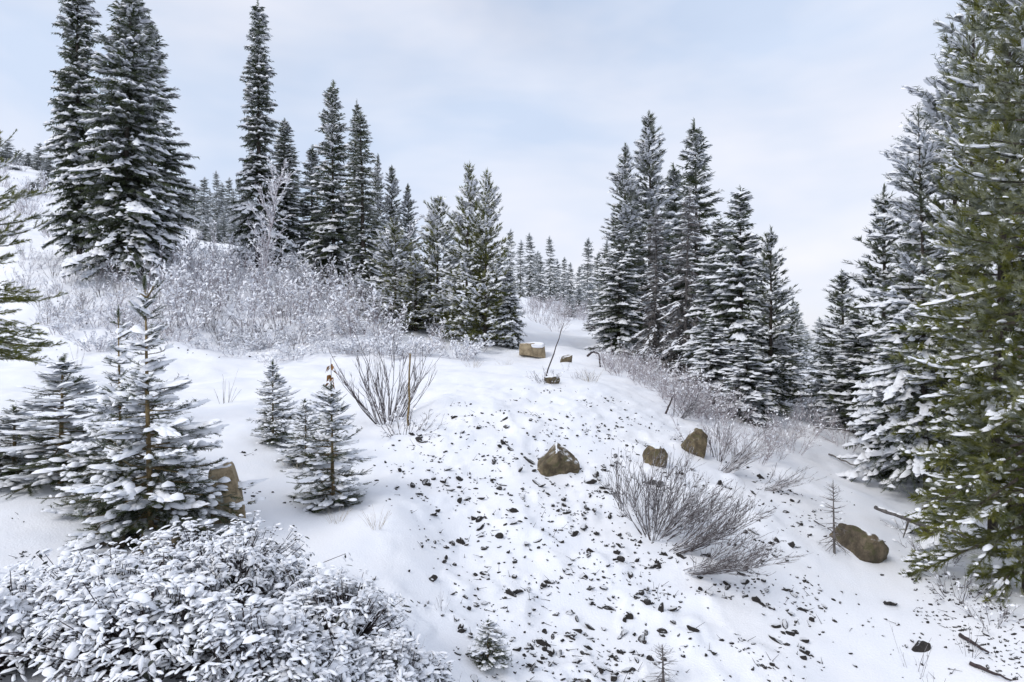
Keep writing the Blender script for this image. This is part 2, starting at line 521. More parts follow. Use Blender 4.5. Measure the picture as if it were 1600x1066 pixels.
# ------------------------------------------------------------------ conifers
def conifer(seed, H, Rm, style='fir', lod='far', base=0.05, power=0.8, whorl=0.26, nb=7, dens=13, piece=0.2, elev=(-16, 30), droop=0.22,
            up=0.12, snow=0.55, frost=0.1, frost_top=0.3, pad=1.0, bigpad=0.5, needle=M_FIR, bark=M_BARK, rtrunk=None, bulge=0.06, sec=0.42, lead=1.0, prof=None,
            gap=0.10, shell=0.06, width=1.0, hires=False, asym=0.0, topbare=2.0, padh=1.0, padl=1.0):
    """returns (trunk mesh, crown mesh, snow mesh) of one tree standing at the origin"""
    rng = np.random.default_rng(seed)
    rtrunk = rtrunk or 0.0075 * H + 0.02
    # trunk
    K = 10
    tz = np.linspace(-0.25, H * 0.99, K)
    wob = np.cumsum(rng.normal(0, 0.006 * H / K * 3, (K, 2)), 0) * np.linspace(0, 1, K)[:, None]
    TP = np.column_stack([wob, tz])
    mt = MB()
    V, F = loft(TP, rtrunk * (1 - np.linspace(0, 0.965, K)) ** 0.85 + 0.004, 7, 0.05, rng)
    mt.add(V, F)
    def trunk_xy(z):
        return np.column_stack([np.interp(z, tz, wob[:, 0]), np.interp(z, tz, wob[:, 1])])
    # whorls
    zs = []
    z = base * H
    while z < H * 0.985:
        zs.append(z)
        z += whorl * rng.uniform(.7, 1.3) * (1.0 - 0.5 * z / H)
    zs = np.array(zs)
    t = zs / H
    cnt = np.maximum(3, np.round(nb * (1 - 0.35 * t) + rng.normal(0, 1, len(zs)))).astype(int)
    bz = np.repeat(zs, cnt) + rng.normal(0, whorl * 0.22, cnt.sum())
    bz = np.clip(bz, base * H, H * 0.985)
    B = len(bz)
    az = np.concatenate([rng.uniform(0, 6.28) + np.arange(c) * 6.283 / c for c in cnt]) + rng.normal(0, 0.28, B)
    t = bz / H
    tt = np.clip((t - base) / (1 - base), 0, 1)
    if prof is None:
        pr = np.clip(1 - tt, 0, 1) ** power * np.clip(0.72 + tt / bulge * 0.28, 0, 1)
    else:
        pr = prof(tt)
    Lb = Rm * pr * (.90 + (.22 + .22 * tt) * rng.uniform(-1, 1, B)) * (1 + asym * np.cos(az - 0.7)) + 0.03
    lowf = fbm(az * 0.9 + seed, bz * 1.1 / max(whorl * 4, .5), seed % 50, 2)
    Lb *= 1 + 0.22 * lowf
    Lb = np.maximum(Lb, 0.05)
    keep = rng.random(B) > gap * (0.7 + 1.0 * tt)
    keep &= (tt < topbare) | (rng.random(B) < .4)
    bz, az, t, tt, Lb, lowf = (q[keep] for q in (bz, az, t, tt, Lb, lowf))
    B = len(bz)
    e = np.radians(elev[0] + (elev[1] - elev[0]) * tt ** 1.2 + rng.normal(0, 6, B))
    hx = np.column_stack([np.cos(az), np.sin(az), np.zeros(B)])
    O = np.column_stack([trunk_xy(bz), bz])
    dr = droop * (1 - 0.7 * tt) * rng.uniform(.6, 1.4, B)
    upb = up * rng.uniform(.5, 1.5, B)
    def pos(b, s):
        h = Lb[b] * s * np.cos(e[b])
        return O[b] + hx[b] * h[:, None] + UP * (Lb[b] * (s * np.sin(e[b]) - dr[b] * s ** 2 + upb[b] * s ** 3))[:, None]
    def tan(b, s):
        return unit(hx[b] * np.cos(e[b])[:, None] + UP * (np.sin(e[b]) - 2 * dr[b] * s + 3 * upb[b] * s ** 2)[:, None])
    mc = MB()
    allb = np.arange(B)
    st = [0, .35, .7, 1.0]
    rb = 0.006 + 0.010 * Lb
    for a0, a1 in zip(st[:-1], st[1:]):
        V, F = tubes(pos(allb, np.full(B, a0)), pos(allb, np.full(B, a1)), rb * (1 - .85 * a0), rb * (1 - .85 * a1))
        mc.add(V, F, 1)
    # side shoots
    n2 = np.maximum(2, np.round(Lb * dens * (1 - .35 * tt))).astype(int)
    b2 = np.repeat(allb, n2)
    N2 = len(b2)
    s2 = shell + (1 - shell) * rng.random(N2) ** 0.85
    side = rng.choice([-1, 1], N2)
    phi = np.radians(rng.normal(52, 12, N2)) * side * (1.0 if style != 'pine' else 0.8)
    tg = tan(b2, s2)
    c, q = np.cos(phi), np.sin(phi)
    d2 = np.column_stack([tg[:, 0] * c - tg[:, 1] * q, tg[:, 0] * q + tg[:, 1] * c, tg[:, 2] + rng.normal(0.0 if style == 'fir' else 0.28, 0.16, N2)])
    d2 = unit(d2)
    l2 = np.clip(sec * Lb[b2] * (1 - s2) + 0.45 * piece + 0.04, 0.4 * piece, 0.75) * rng.uniform(.65, 1.15, N2)
    p2 = pos(b2, s2)
    m = np.maximum(1, np.ceil(l2 / piece - 0.3)).astype(int)
    i3 = np.repeat(np.arange(N2), m)
    j3 = np.concatenate([np.arange(k) for k in m]) if N2 else np.array([])
    pl = (l2 / m)[i3]
    P = p2[i3] + d2[i3] * (j3 * pl)[:, None] + UP * (-0.10 * (j3 * pl) ** 2 * 4 * (1 if style == 'fir' else -0.6))[:, None]
    D = d2[i3] + rng.normal(0, 0.14, (len(i3), 3))
    bb, ss = b2[i3], s2[i3]
    # shoots along the branch itself and the leader
    n1 = np.maximum(2, np.ceil(Lb * 0.8 / piece)).astype(int)
    b1 = np.repeat(allb, n1)
    s1 = np.concatenate([np.linspace(.22, 1.0, k) for k in n1])
    P = np.vstack([P, pos(b1, s1) - tan(b1, s1) * (piece * .3)]); D = np.vstack([D, tan(b1, s1)])
    bb = np.concatenate([bb, b1]); ss = np.concatenate([ss, s1])
    pl = np.concatenate([pl, np.full(len(b1), piece)])
    if lead > 0:
        zl = np.linspace(H * (1 - 0.05 * lead), H, 6)
        P = np.vstack([P, np.column_stack([trunk_xy(zl), zl])]); D = np.vstack([D, np.tile(UP, (6, 1)) + rng.normal(0, .12, (6, 3))])
        bb = np.concatenate([bb, np.full(6, B - 1)]); ss = np.concatenate([ss, np.ones(6)]); pl = np.concatenate([pl, np.full(6, piece)])
    N = len(P)
    bf = np.clip(0.5 + 0.55 * lowf + rng.normal(0, .38, B), 0.05, 1.25)       # how much snow each branch kept
    ln = pl * rng.uniform(1.05, 1.5, N)
    fr = np.clip(rng.normal(frost + frost_top * tt[bb] + 0.25 * (bf[bb] - .5) * frost * 2, 0.16, N), 0, 0.92)
    scatter(mc, TF[lod], P, D, ln, ln * width * rng.uniform(.75, 1.2, N), ln * width, rng, 0, fr, 0.35)
    # snow lying on the shoots
    ms = MB()
    ps = np.clip(snow * bf[bb] * (0.25 + 0.95 * ss), 0, 0.97)
    k = rng.random(N) < ps
    k &= unit(D)[:, 2] < 0.85
    Pk, Dk, Lk = P[k], unit(D[k] * np.array([1, 1, 0.4])), ln[k]
    w = Lk * rng.uniform(.38, .72, k.sum()) * pad
    pl_ = .75 if style == 'pine' else 1.0
    dom = TD2 if hires else TD1
    scatter(ms, dom, Pk + Dk * (Lk * .5)[:, None] + UP * (0.07 * Lk)[:, None], Dk, Lk * pl_ * rng.uniform(.8, 1.2, k.sum()), w, w * rng.uniform(.22, .45, k.sum()) * padh, rng, 0, None, 0.2)
    # thicker pillows along the outer half of laden branches
    if bigpad > 0:
        nbp = np.where(rng.random(B) < bigpad * bf, np.ceil(Lb / (piece * 0.6)), 0).astype(int)
        b4 = np.repeat(allb, nbp)
        if len(b4):
            s4 = np.clip(rng.uniform(.40, 1.04, len(b4)), 0, 1.04)
            P4 = pos(b4, s4) + UP * (0.10 * piece)
            L4 = piece * pl_ * padl * rng.uniform(1.1, 2.3, len(b4)); W4 = piece * rng.uniform(.40, .78, len(b4)) * pad
            off = np.cross(tan(b4, s4), UP) * (rng.normal(0, .35, len(b4)) * piece)[:, None]
            scatter(ms, TD2 if hires else TD1, P4 + off, unit(tan(b4, s4) * np.array([1, 1, .75])), L4, W4, W4 * rng.uniform(.28, .5, len(b4)) * padh, rng, 0, None, 0.15)
    nm = style + '_tree'
    return (mt.mesh(nm + '_trunk', [bark], True), mc.mesh(nm + '_crown', [needle, bark]), ms.mesh(nm + '_snow', [M_PAD], True))

VAR = {}
def variant(key, **k):
    VAR[key] = (conifer(**k), k['H'], k['Rm'])

FIRLOOK = dict(style='fir', lod='far')
variant('spire', pad=1.25, padh=1.6, seed=11, H=17.5, Rm=1.75, power=0.62, nb=8, whorl=0.27, dens=9, piece=0.27, elev=(-30, 8), snow=0.85, frost=0.0, frost_top=0.12, bigpad=1.2, **FIRLOOK)
variant('broad', pad=1.25, padh=1.6, seed=12, H=15.5, Rm=2.35, power=0.72, nb=8, whorl=0.31, dens=8, piece=0.30, elev=(-32, 12), snow=0.85, frost=0.0, frost_top=0.12, bigpad=1.2, **FIRLOOK)
variant('column', pad=1.25, padh=1.6, seed=13, H=18.0, Rm=2.3, nb=8, whorl=0.29, dens=9, piece=0.27, elev=(-30, 6), snow=0.85, frost=0.0, frost_top=0.12, bigpad=1.2,
        prof=lambda t: np.where(t < 0.38, 0.40 + 0.60 * (1 - t / 0.38) ** 1.1, 0.40 * np.clip((1 - t) / 0.62, 0, 1) ** 0.55) * np.clip(.75 + 4 * t, 0, 1), **FIRLOOK)
variant('fir', gap=0.16, padh=1.6, pad=1.2, seed=14, H=12.0, Rm=1.75, power=0.85, nb=7, whorl=0.28, dens=9, piece=0.26, elev=(-24, 34), snow=0.8, frost=0.0, frost_top=0.08, bigpad=1.1, **FIRLOOK)
variant('thin', padh=1.4, seed=15, H=12.0, Rm=0.72, power=0.55, nb=6, whorl=0.25, dens=11, piece=0.22, elev=(-34, 10), snow=0.6, frost=0.08, frost_top=0.08, bigpad=0.28, needle=M_PINED, style='fir', lod='far')
variant('layered', padh=1.7, seed=16, H=8.6, Rm=1.30, power=0.80, nb=7, whorl=0.22, dens=11, piece=0.21, elev=(-20, 26), snow=0.9, frost=0.0, frost_top=0.1, bigpad=2.2, pad=1.35, droop=.3, **FIRLOOK)
variant('layered_b', padh=1.7, seed=17, H=6.5, Rm=1.10, power=0.75, nb=7, whorl=0.21, dens=12, piece=0.20, elev=(-24, 22), snow=0.95, frost=0.0, frost_top=0.1, bigpad=2.4, pad=1.4, droop=.35, **FIRLOOK)
variant('dead', padh=1.3, seed=18, H=9.0, Rm=1.30, power=0.75, nb=6, whorl=0.26, dens=13, piece=0.20, elev=(-34, 5), droop=.45, snow=0.4, frost=0.04, frost_top=0.16, bigpad=0.9, pad=.6,
        needle=M_DEAD, bark=M_GREY, style='fir', lod='far', width=.75, gap=.2)
variant('pine', pad=1.3, padh=1.5, seed=19, H=8.4, Rm=1.70, power=0.70, nb=6, whorl=0.30, dens=10, piece=0.24, elev=(-8, 52), droop=.05, up=.22, snow=0.95, frost=0.0, frost_top=0.1, bigpad=1.1, needle=M_PINE, style='pine', lod='tuft', width=1.1, gap=.12)
variant('pine_b', pad=1.45, padh=1.6, seed=20, H=7.0, Rm=1.9, power=0.62, nb=6, whorl=0.30, dens=10, piece=0.24, elev=(-10, 50), droop=.05, up=.22, snow=1.1, frost=0.05, frost_top=0.12, bigpad=1.7, needle=M_PINE, style='pine', lod='tuft', width=1.1, gap=.12)
variant('frosty', pad=1.3, padh=1.5, seed=21, H=12.4, Rm=1.65, power=0.72, nb=7, whorl=0.30, dens=9, piece=0.25, elev=(-14, 48), droop=.08, up=.15, snow=1.0, frost=0.1, frost_top=0.12, bigpad=0.9, needle=M_PINED, style='pine', lod='tuft', width=1.05)
variant('far_a', seed=22, H=10.0, Rm=1.15, power=0.60, nb=6, whorl=0.40, dens=6, piece=0.40, snow=0.50, frost=0.3, frost_top=0.10, bigpad=0.14, elev=(-30, 15), rtrunk=.07, **FIRLOOK)  # frost value raised: distance haze painted into the needle colour besides real frost
variant('far_b', seed=23, H=8.0, Rm=1.25, power=0.65, nb=6, whorl=0.40, dens=6, piece=0.40, snow=0.59, frost=0.32, frost_top=0.1, bigpad=0.14, elev=(-30, 20), rtrunk=.06, **FIRLOOK)  # here too the frost whitening includes painted haze of distance
variant('far_c', seed=24, H=5.0, Rm=1.3, power=0.6, nb=6, whorl=0.34, dens=7, piece=0.34, snow=0.95, frost=0.30, frost_top=0.2, bigpad=0.84, rtrunk=.05, **FIRLOOK)
# the near wood on the right
variant('right_fir', pad=1.1, padh=1.5, padl=1.2, seed=31, H=9.0, Rm=1.9, power=0.62, base=0.09, nb=6, whorl=0.27, dens=11, piece=0.21, elev=(-22, 40), droop=.2, snow=0.8, frost=0.0, frost_top=0.06, bigpad=1.3, needle=M_FIR, style='fir', lod='mid', width=1.1)
variant('right_pine', pad=0.9, padh=1.2, padl=1.4, seed=32, H=12.5, Rm=2.1, power=0.72, base=0.07, nb=6, whorl=0.31, dens=10, piece=0.22, elev=(-20, 44), droop=.16, up=.2, snow=0.55, frost=0.0, frost_top=0.28, bigpad=0.8, needle=M_PINE, style='pine', lod='tuft', width=1.15, gap=0.16, shell=0.06, hires=True)
variant('near_pine', pad=.7, rtrunk=0.1, padh=1.1, padl=1.35, seed=33, H=13.5, Rm=2.1, power=0.55, base=0.03, nb=6, whorl=0.31, dens=11, piece=0.18, elev=(-22, 40), droop=.18, up=.2, snow=0.26, frost=0.0, frost_top=0.30, bigpad=0.40, needle=M_PINE, style='pine', lod='tuft_near', width=1.1, gap=0.12, shell=0.05, hires=True)
variant('slim_pine', pad=1.2, padh=1.5, seed=34, H=8.4, Rm=1.35, power=0.75, base=0.05, nb=6, whorl=0.30, dens=10, piece=0.22, elev=(-14, 50), droop=.1, up=.2, snow=0.95, frost=0.06, frost_top=0.08, bigpad=0.56, needle=M_PINED, style='pine', lod='tuft', width=1.1, gap=.15)
variant('left_pine', pad=0.7, seed=35, H=6.6, Rm=1.75, power=0.55, base=0.27, nb=5, whorl=0.27, dens=11, piece=0.15, elev=(-14, 42), droop=.15, up=.25, snow=0.35, frost=0.0, frost_top=0.1, bigpad=0.3, needle=M_PINE, style='pine', lod='tuft_near', width=1.1, gap=.15)

def tree(name, var, px, top, d, label, rpx=None, group=None, rz=None, cat='tree', parts=('trunk', 'crown', 'snow'), tilt=(0, 0), sink=0.0):
    (tm, cm, sm), H0, R0 = VAR[var]
    p = at(px, d)
    H = (CY - top) / FPX * d - p[2] + sink
    s = H / H0
    r = (rpx * 1.12 / FPX * d / R0) if rpx else s
    if tilt == (0, 0):
        tilt = (RNG.normal(0, .014), RNG.normal(0, .014))
    o = empty(name, (p[0], p[1], p[2] - sink), RNG.uniform(0, 6.28) if rz is None else rz, (r, r, s), tilt)
    tag(o, label, cat, group)
    ob('trunk', tm, o); ob('crown', cm, o)
    if len(sm.polygons):
        tag(ob('snow_load', sm, o), kind='stuff')
    return o

# left cluster
tree('spruce_tree', 'spire', 124, -95, 40, 'tall dark columnar spruce, leftmost of the three great trees on the bank', 44)
tree('spruce_tree', 'broad', 195, -40, 38, 'broad tall snow streaked spruce in the middle of the three great bank trees', 76)
tree('spruce_tree', 'fir', 238, 38, 42, 'frosted spruce standing behind the broad tall spruce on its right side', 62)
tree('pine_tree', 'left_pine', -50, 165, 12.5, 'near green pine reaching in from the left edge of the view', 118, rz=0.4)
# centre left
tree('spruce_tree', 'column', 405, 3, 46, 'tallest slender spruce with narrow column top behind the white bare tree', 56)
tree('spruce_tree', 'spire', 440, 188, 50, 'narrow spruce close behind the tallest slender spruce, on its right', 30)
tree('spruce_tree', 'thin', 456, 225, 53, 'thin small spruce top just right of the tallest slender spruce', 22)
tree('spruce_tree', 'fir', 487, 232, 52, 'frosted mid-sized spruce left of the dark pointed fir on the bank', 38)
tree('fir_tree', 'fir', 521, 133, 42, 'dark pointed fir with open top shoots, second tallest on the centre bank', 50)
tree('fir_tree', 'thin', 549, 163, 45, 'very thin dark spire fir just right of the dark pointed fir', 15)
tree('fir_tree', 'thin', 568, 180, 40, 'thin greyish spire fir with bare trunk base, rightmost of two spires', 26)
tree('pine_tree', 'frosty', 588, 243, 48, 'small frosty pine peeking out right of the two thin spires', 22)
tree('pine_tree', 'frosty', 615, 262, 45, 'whitish frosted pine behind the laden pines, left of a shorter twin', 30)
tree('pine_tree', 'frosty', 637, 290, 46, 'shorter whitish frosted pine behind the laden pines, right of its taller twin', 26)
tree('pine_tree', 'pine_b', 618, 345, 36, 'wide snow laden pine, leftmost of the low pines on the bank', 58)
tree('pine_tree', 'pine_b', 682, 312, 36, 'snow laden pine between the leftmost low pine and the twin green pines', 52)
tree('pine_tree', 'pine', 650, 400, 34.5, 'low bushy snow laden pine in front of the bank pines', 48)
tree('pine_tree', 'pine', 727, 263, 33.5, 'left of the twin pointed green pines beside the gap', 52)
tree('pine_tree', 'pine', 758, 272, 32.5, 'right of the twin pointed green pines beside the gap', 52)
tree('fir_tree', 'layered_b', 797, 425, 33, 'small snow layered fir at the foot of the twin green pines', 24)
# middle group
tree('pine_tree', 'frosty', 978, 228, 37, 'frosted pine, leftmost tall tree of the group right of the gap', 52)
tree('pine_tree', 'frosty', 1015, 182, 39, 'tallest frosted pine of the group right of the gap', 60)
tree('fir_tree', 'layered', 968, 350, 34.5, 'snow layered fir at the left foot of the middle group', 42)
tree('fir_tree', 'fir', 1092, 193, 32.5, 'tall dark open topped fir in the middle group with ascending branches', 64)
tree('dead_tree', 'dead', 1024, 330, 31.5, 'grey dead conifer with drooping twigs, left of two in the middle group', 40)
tree('dead_tree', 'dead', 1069, 300, 30, 'grey dead conifer with drooping twigs, right of two in the middle group', 44)
tree('fir_tree', 'layered', 1128, 345, 27.5, 'snow layered fir in front of the tall dark open topped fir', 60)
tree('fir_tree', 'layered', 1160, 298, 25.5, 'tall snow layered fir with pointed top beside the gully', 62)
tree('fir_tree', 'layered_b', 1166, 535, 21.5, 'low heavily laden fir in front of the tall snow layered fir', 46)
tree('fir_tree', 'layered_b', 1112, 500, 24.0, 'low dark skirted fir at the left foot of the layered firs', 40)
tree('pine_tree', 'slim_pine', 1203, 362, 24.5, 'olive pine with bare leader top, rightmost of the middle group', 56)
tree('pine_tree', 'slim_pine', 1238, 470, 40, 'distant pine at the left rim of the gully opening', 34)
tree('fir_tree', 'layered', 1226, 520, 30, 'small fir half hidden behind the olive pine by the gully', 34)
# right wood
tree('pine_tree', 'slim_pine', 1318, 428, 26, 'round topped frosted pine at the right rim of the gully', 64)
tree('pine_tree', 'slim_pine', 1381, 298, 22.5, 'pointed thin topped pine rising at the left end of the right wood', 80)
tree('fir_tree', 'layered', 1345, 500, 23.5, 'low snowy fir under the pointed thin topped pine', 58)
tree('fir_tree', 'layered', 1300, 530, 30, 'small snowy fir filling the right side of the gully opening', 34)
tree('pine_tree', 'slim_pine', 1420, 330, 19.5, 'slender snowy pine between the pointed pine and the dark dense fir', 70)
tree('fir_tree', 'fir', 1050, 262, 41, 'dark fir standing behind the two grey dead conifers', 52)
tree('fir_tree', 'layered_b', 1402, 480, 18.5, 'snowy skirted fir at the front left edge of the right wood', 66)
tree('fir_tree', 'right_fir', 1448, 175, 16.5, 'dark dense fir with snowy branch ends inside the right wood', 92)
tree('pine_tree', 'right_pine', 1515, -60, 16, 'tall pine with open snow flecked top at the upper right', 112)
tree('fir_tree', 'right_fir', 1500, 60, 21, 'dark fir standing deep in the right wood behind the tall pines', 120)
tree('pine_tree', 'right_pine', 1550, -330, 12.6, 'tall dark pine just behind the near green pine', 118, rz=2.0)
tree('pine_tree', 'near_pine', 1606, -430, 10.6, 'nearest large green pine at the right edge of the view', 152, rz=1.0)
tree('fir_tree', 'right_fir', 1640, 0, 18, 'dark fir deep in the right wood behind the nearest green pine', 150)

# far rows
ORD = ['leftmost', 'second from left', 'third from left', 'fourth from left', 'fifth from left', 'sixth from left', 'seventh from left', 'eighth from left', 'ninth from left', 'tenth from left',
       'eleventh from left', 'twelfth from left', 'thirteenth from left']
def row(rows, text, group, name='spruce_tree', var=None):
    """a row of distant trees, told apart by their order from the left"""
    for i, r in enumerate(sorted(rows)):
        px, top, d, rp = r[:4]
        tree(name, r[4] if len(r) > 4 else var, px, top, d, (ORD[i] if i < len(rows) - 1 else 'rightmost') + ' of the ' + text, rp, group)
row([(283, 290, 90, 11, 'far_b'), (292, 292, 96, 10, 'far_a'), (305, 290, 93, 11, 'far_a'), (319, 280, 90, 12, 'far_a'), (329, 300, 100, 9, 'far_b'), (338, 271, 97, 9, 'far_a'),
     (347, 288, 92, 11, 'far_a'), (359, 281, 96, 10, 'far_a'), (367, 300, 92, 10, 'far_b'), (376, 282, 98, 10, 'far_a'), (386, 292, 95, 12, 'far_a')],
    'small distant spruces in a row above the open snow slope', 'distant spruces above the open snow slope')
row([(322, 338, 82, 13), (336, 342, 80, 13), (350, 335, 84, 13), (366, 340, 80, 13), (384, 345, 78, 13)], 'short white plastered firs below the distant spruce row', 'short white firs below the distant row', 'fir_tree', 'far_c')
row([(797, 362, 78, 10, 'far_a'), (813, 378, 72, 9, 'far_a'), (828, 368, 75, 11, 'far_a'), (845, 402, 70, 13, 'far_b'), (860, 373, 74, 10, 'far_a'), (881, 405, 78, 8, 'far_a'), (891, 414, 76, 9, 'far_b'),
     (905, 420, 80, 10, 'far_b'), (918, 376, 70, 13, 'far_a'), (934, 400, 74, 12, 'far_a'), (838, 395, 84, 10, 'far_a'), (870, 410, 85, 11, 'far_b'), (947, 380, 66, 12, 'far_a')],
    'small distant spruces in the gap right of the green pines', 'distant spruces in the gap')
row([(905, 452, 58, 14), (890, 462, 55, 12), (938, 460, 50, 14), (922, 445, 62, 14)], 'white plastered small firs on the slope in the gap', 'white firs in the gap', 'fir_tree', 'far_c')
tree('fir_tree', 'fir', 926, 475, 46, 'small dark green fir alone on the slope in the gap', 13)
row([(12, 222, 112, 12), (28, 236, 116, 11), (45, 240, 110, 11), (62, 226, 105, 12), (76, 244, 100, 11), (4, 236, 110, 12), (53, 285, 84, 12), (34, 300, 78, 11), (70, 268, 90, 12), (20, 262, 98, 11), (86, 262, 100, 12)], 'tiny distant spruces on the far left hillside', 'distant spruces on the left hillside', var='far_b')
row([(1252, 505, 62, 12), (1262, 520, 70, 10), (1280, 500, 58, 14), (1246, 490, 52, 14)], 'small distant spruces at the end of the gully', 'distant spruces in the gully', var='far_b')

# ------------------------------------------------------------------ young firs in the foreground
def yprof(t):
    return np.where(t < 0.62, np.clip(1 - t / 0.72, 0, 1) ** 0.75 * np.clip(.7 + 4 * t, 0, 1), 0.13)
variant('young', seed=41, H=3.3, Rm=1.1, base=0.04, nb=9, whorl=0.15, dens=24, piece=0.115, elev=(-8, 22), droop=.25, up=.2, snow=0.40, frost=0.0, frost_top=0.0, bigpad=1.25, pad=1.25, padh=1.3, padl=1.5, topbare=.60,
        needle=M_FIRG, bark=M_BARKY, style='fir', lod='fir', width=1.05, hires=True, prof=yprof, rtrunk=.042, gap=.15, asym=.12, lead=0.4)
variant('young_b', seed=42, H=1.9, Rm=0.75, base=0.05, nb=8, whorl=0.12, dens=24, piece=0.10, elev=(-8, 26), droop=.25, up=.2, snow=0.5, frost=0.0, frost_top=0.0, bigpad=1.2, pad=1.25, padh=1.2, padl=1.5,
        needle=M_FIRG, bark=M_BARKY, style='fir', lod='fir', width=1.05, hires=True, power=.9, rtrunk=.028, gap=.16, asym=.15)
variant('young_c', seed=43, H=2.0, Rm=0.62, base=0.05, nb=8, whorl=0.12, dens=25, piece=0.10, elev=(-6, 22), droop=.2, up=.2, snow=0.42, frost=0.0, frost_top=0.0, bigpad=0.9, pad=1.15, padh=1.2, padl=1.4,
        needle=M_FIRG, bark=M_BARKY, style='fir', lod='fir', width=1.05, hires=True, power=.8, rtrunk=.026, gap=.18, asym=.15)
variant('withered', seed=44, H=0.9, Rm=0.30, base=0.15, nb=5, whorl=0.08, dens=20, piece=0.06, elev=(-25, 25), droop=.2, snow=0.1, frost=0.0, frost_top=0.0, bigpad=0.0,
        needle=M_DEAD, bark=M_GREY, style='fir', lod='mid', width=.5, hires=False, power=.7, rtrunk=.02)
Y1 = tree('young_fir', 'young', 236, 448, 8.7, 'large snow laden young fir with forked bare golden leader in the foreground', 118, rz=0.3)
def fork():
    mb, ms = MB(), MB()
    H = 3.3
    base = np.array([0, 0, H * .955])
    for a, e, l in ((0.2, 62, .26), (3.3, 40, .17)):
        d = np.array([math.cos(a) * math.cos(R(e)), math.sin(a) * math.cos(R(e)), math.sin(R(e))])
        p = [base, base + d * l * .5 + UP * .0, base + d * l + UP * .02]
        V, F = loft(p, [.016, .012, .007], 6); mb.add(V, F)
        P = np.array([base + d * l * q for q in (.35, .6, .85, 1.0)]) + UP * .012
        scatter(ms, TD2, P, np.tile(d, (4, 1)), np.full(4, .10), np.full(4, .04), np.full(4, .02), np.random.default_rng(2))
    return mb.mesh('leader_fork', [M_BARKY], True), ms.mesh('leader_fork_snow', [M_PAD], True)
fm, fs = fork()
ob('leader_fork', fm, Y1); ob('leader_fork_snow', fs, Y1)
tree('young_fir', 'young', 190, 492, 9.4, 'second snowy young fir with bare leader, just left behind the large one', 80, rz=2.4)
tree('young_fir', 'young_b', 95, 566, 10.3, 'wide low snow laden young fir left of the large young fir', 105)
tree('young_fir', 'young_b', 22, 640, 10.6, 'low snowy young fir cut by the left edge of the view', 80)
tree('young_fir', 'young_b', 427, 570, 13, 'small symmetrical young fir on the edge of the snowy terrace', 42)
tree('young_fir', 'young_c', 478, 628, 12.2, 'small snow covered young fir between the two sharper ones', 40)
tree('young_fir', 'young_c', 521, 606, 10.5, 'slim young fir with green base right of the leaf shrub', 62)
tree('withered_fir', 'withered', 1304, 758, 11.7, 'little withered brown fir leaning left of the rounded brown boulder', 26)
tree('fir_seedling', 'young_c', 762, 972, 7.2, 'dark fir seedling at the bottom edge right of the leaf shrub', 32)
tree('fir_seedling', 'withered', 1037, 1012, 7.7, 'small dark seedling at the bottom edge below the fan bush', 32)

# ------------------------------------------------------------------ leafless shrubs
def grow(rng, P, D, Ln, r, K, bend, wob):
    """polylines: returns nodes (N,K+1,3), directions and radii"""
    nodes, dirs = [P], [D]
    for k in range(K):
        D = unit(D + np.asarray(bend) / K + rng.normal(0, wob, D.shape))
        P = P + D * (Ln / K)[:, None]
        nodes.append(P); dirs.append(D)
    return np.stack(nodes, 1), np.stack(dirs, 1)
def shrub(seed, stems=14, h=1.2, spread=0.6, lean=(0, 0, 0), bend=(0, 0, .5), K=6, kids=(7, 4), ang=(.55, .7), rad=.008, frost=.6, mat=None, blobs=0, blob=.05, base_r=.12, ratio=(.45, .4), wob=.10, flat=1.0):
    rng = np.random.default_rng(seed)
    mb, ms = MB(), MB()
    a = rng.uniform(0, 6.283, stems)
    q = np.sqrt(rng.random(stems))
    P = np.column_stack([np.cos(a) * q * base_r, np.sin(a) * q * base_r, np.full(stems, -0.06)])
    D = unit(np.column_stack([np.cos(a) * q * spread, np.sin(a) * q * spread * flat, np.ones(stems)]) + np.array(lean))
    Ln = h * rng.uniform(.55, 1.1, stems)
    r = rad * rng.uniform(.7, 1.2, stems)
    ends = []
    for lev in range(len(kids) + 1):
        N, Dn = grow(rng, P, D, Ln, r, K, np.array(bend) * (1 if lev == 0 else .8), wob)
        n = len(P)
        tap = np.linspace(1, .45, K + 1)
        S0, S1 = N[:, :-1].reshape(-1, 3), N[:, 1:].reshape(-1, 3)
        R0, R1 = (r[:, None] * tap[None, :-1]).ravel(), (r[:, None] * tap[None, 1:]).ravel()
        f = np.clip(rng.normal(frost, .28, len(S0)), 0, 1)
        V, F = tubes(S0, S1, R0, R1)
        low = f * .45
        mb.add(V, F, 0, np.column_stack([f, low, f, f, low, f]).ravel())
        ends.append((S1, Dn[:, 1:].reshape(-1, 3)))
        if lev < len(kids):
            c = kids[lev]
            pi = np.repeat(np.arange(n), c)
            ki = rng.integers(max(1, K // 4), K + 1, len(pi))
            P = N[pi, ki]
            d0 = Dn[pi, ki]
            pert = unit(rng.normal(0, 1, (len(pi), 3)) * np.array([1, flat, .8]))
            D = unit(d0 + pert * ang[lev])
            Ln = Ln[pi] * ratio[lev] * rng.uniform(.5, 1.1, len(pi)) * (1.25 - .5 * ki / K)
            r = np.maximum(r[pi] * .6, .0022)
            K = max(2, K - 2)
    if blobs:
        E = np.concatenate([e[0] for e in ends]); ED = np.concatenate([e[1] for e in ends])
        k = rng.choice(len(E), min(blobs, len(E)), replace=False)
        k = k[E[k, 2] > 0.02]
        sz = blob * rng.uniform(.5, 1.3, len(k))
        d = unit(ED[k] * np.array([1, 1, .35]))
        scatter(ms, TD1, E[k], d, sz * 1.6, sz * .8, sz * .5, rng)
    return mb.mesh('shrub_twigs', [mat or M_TWIG]), ms.mesh('shrub_snow', [M_PAD], True)
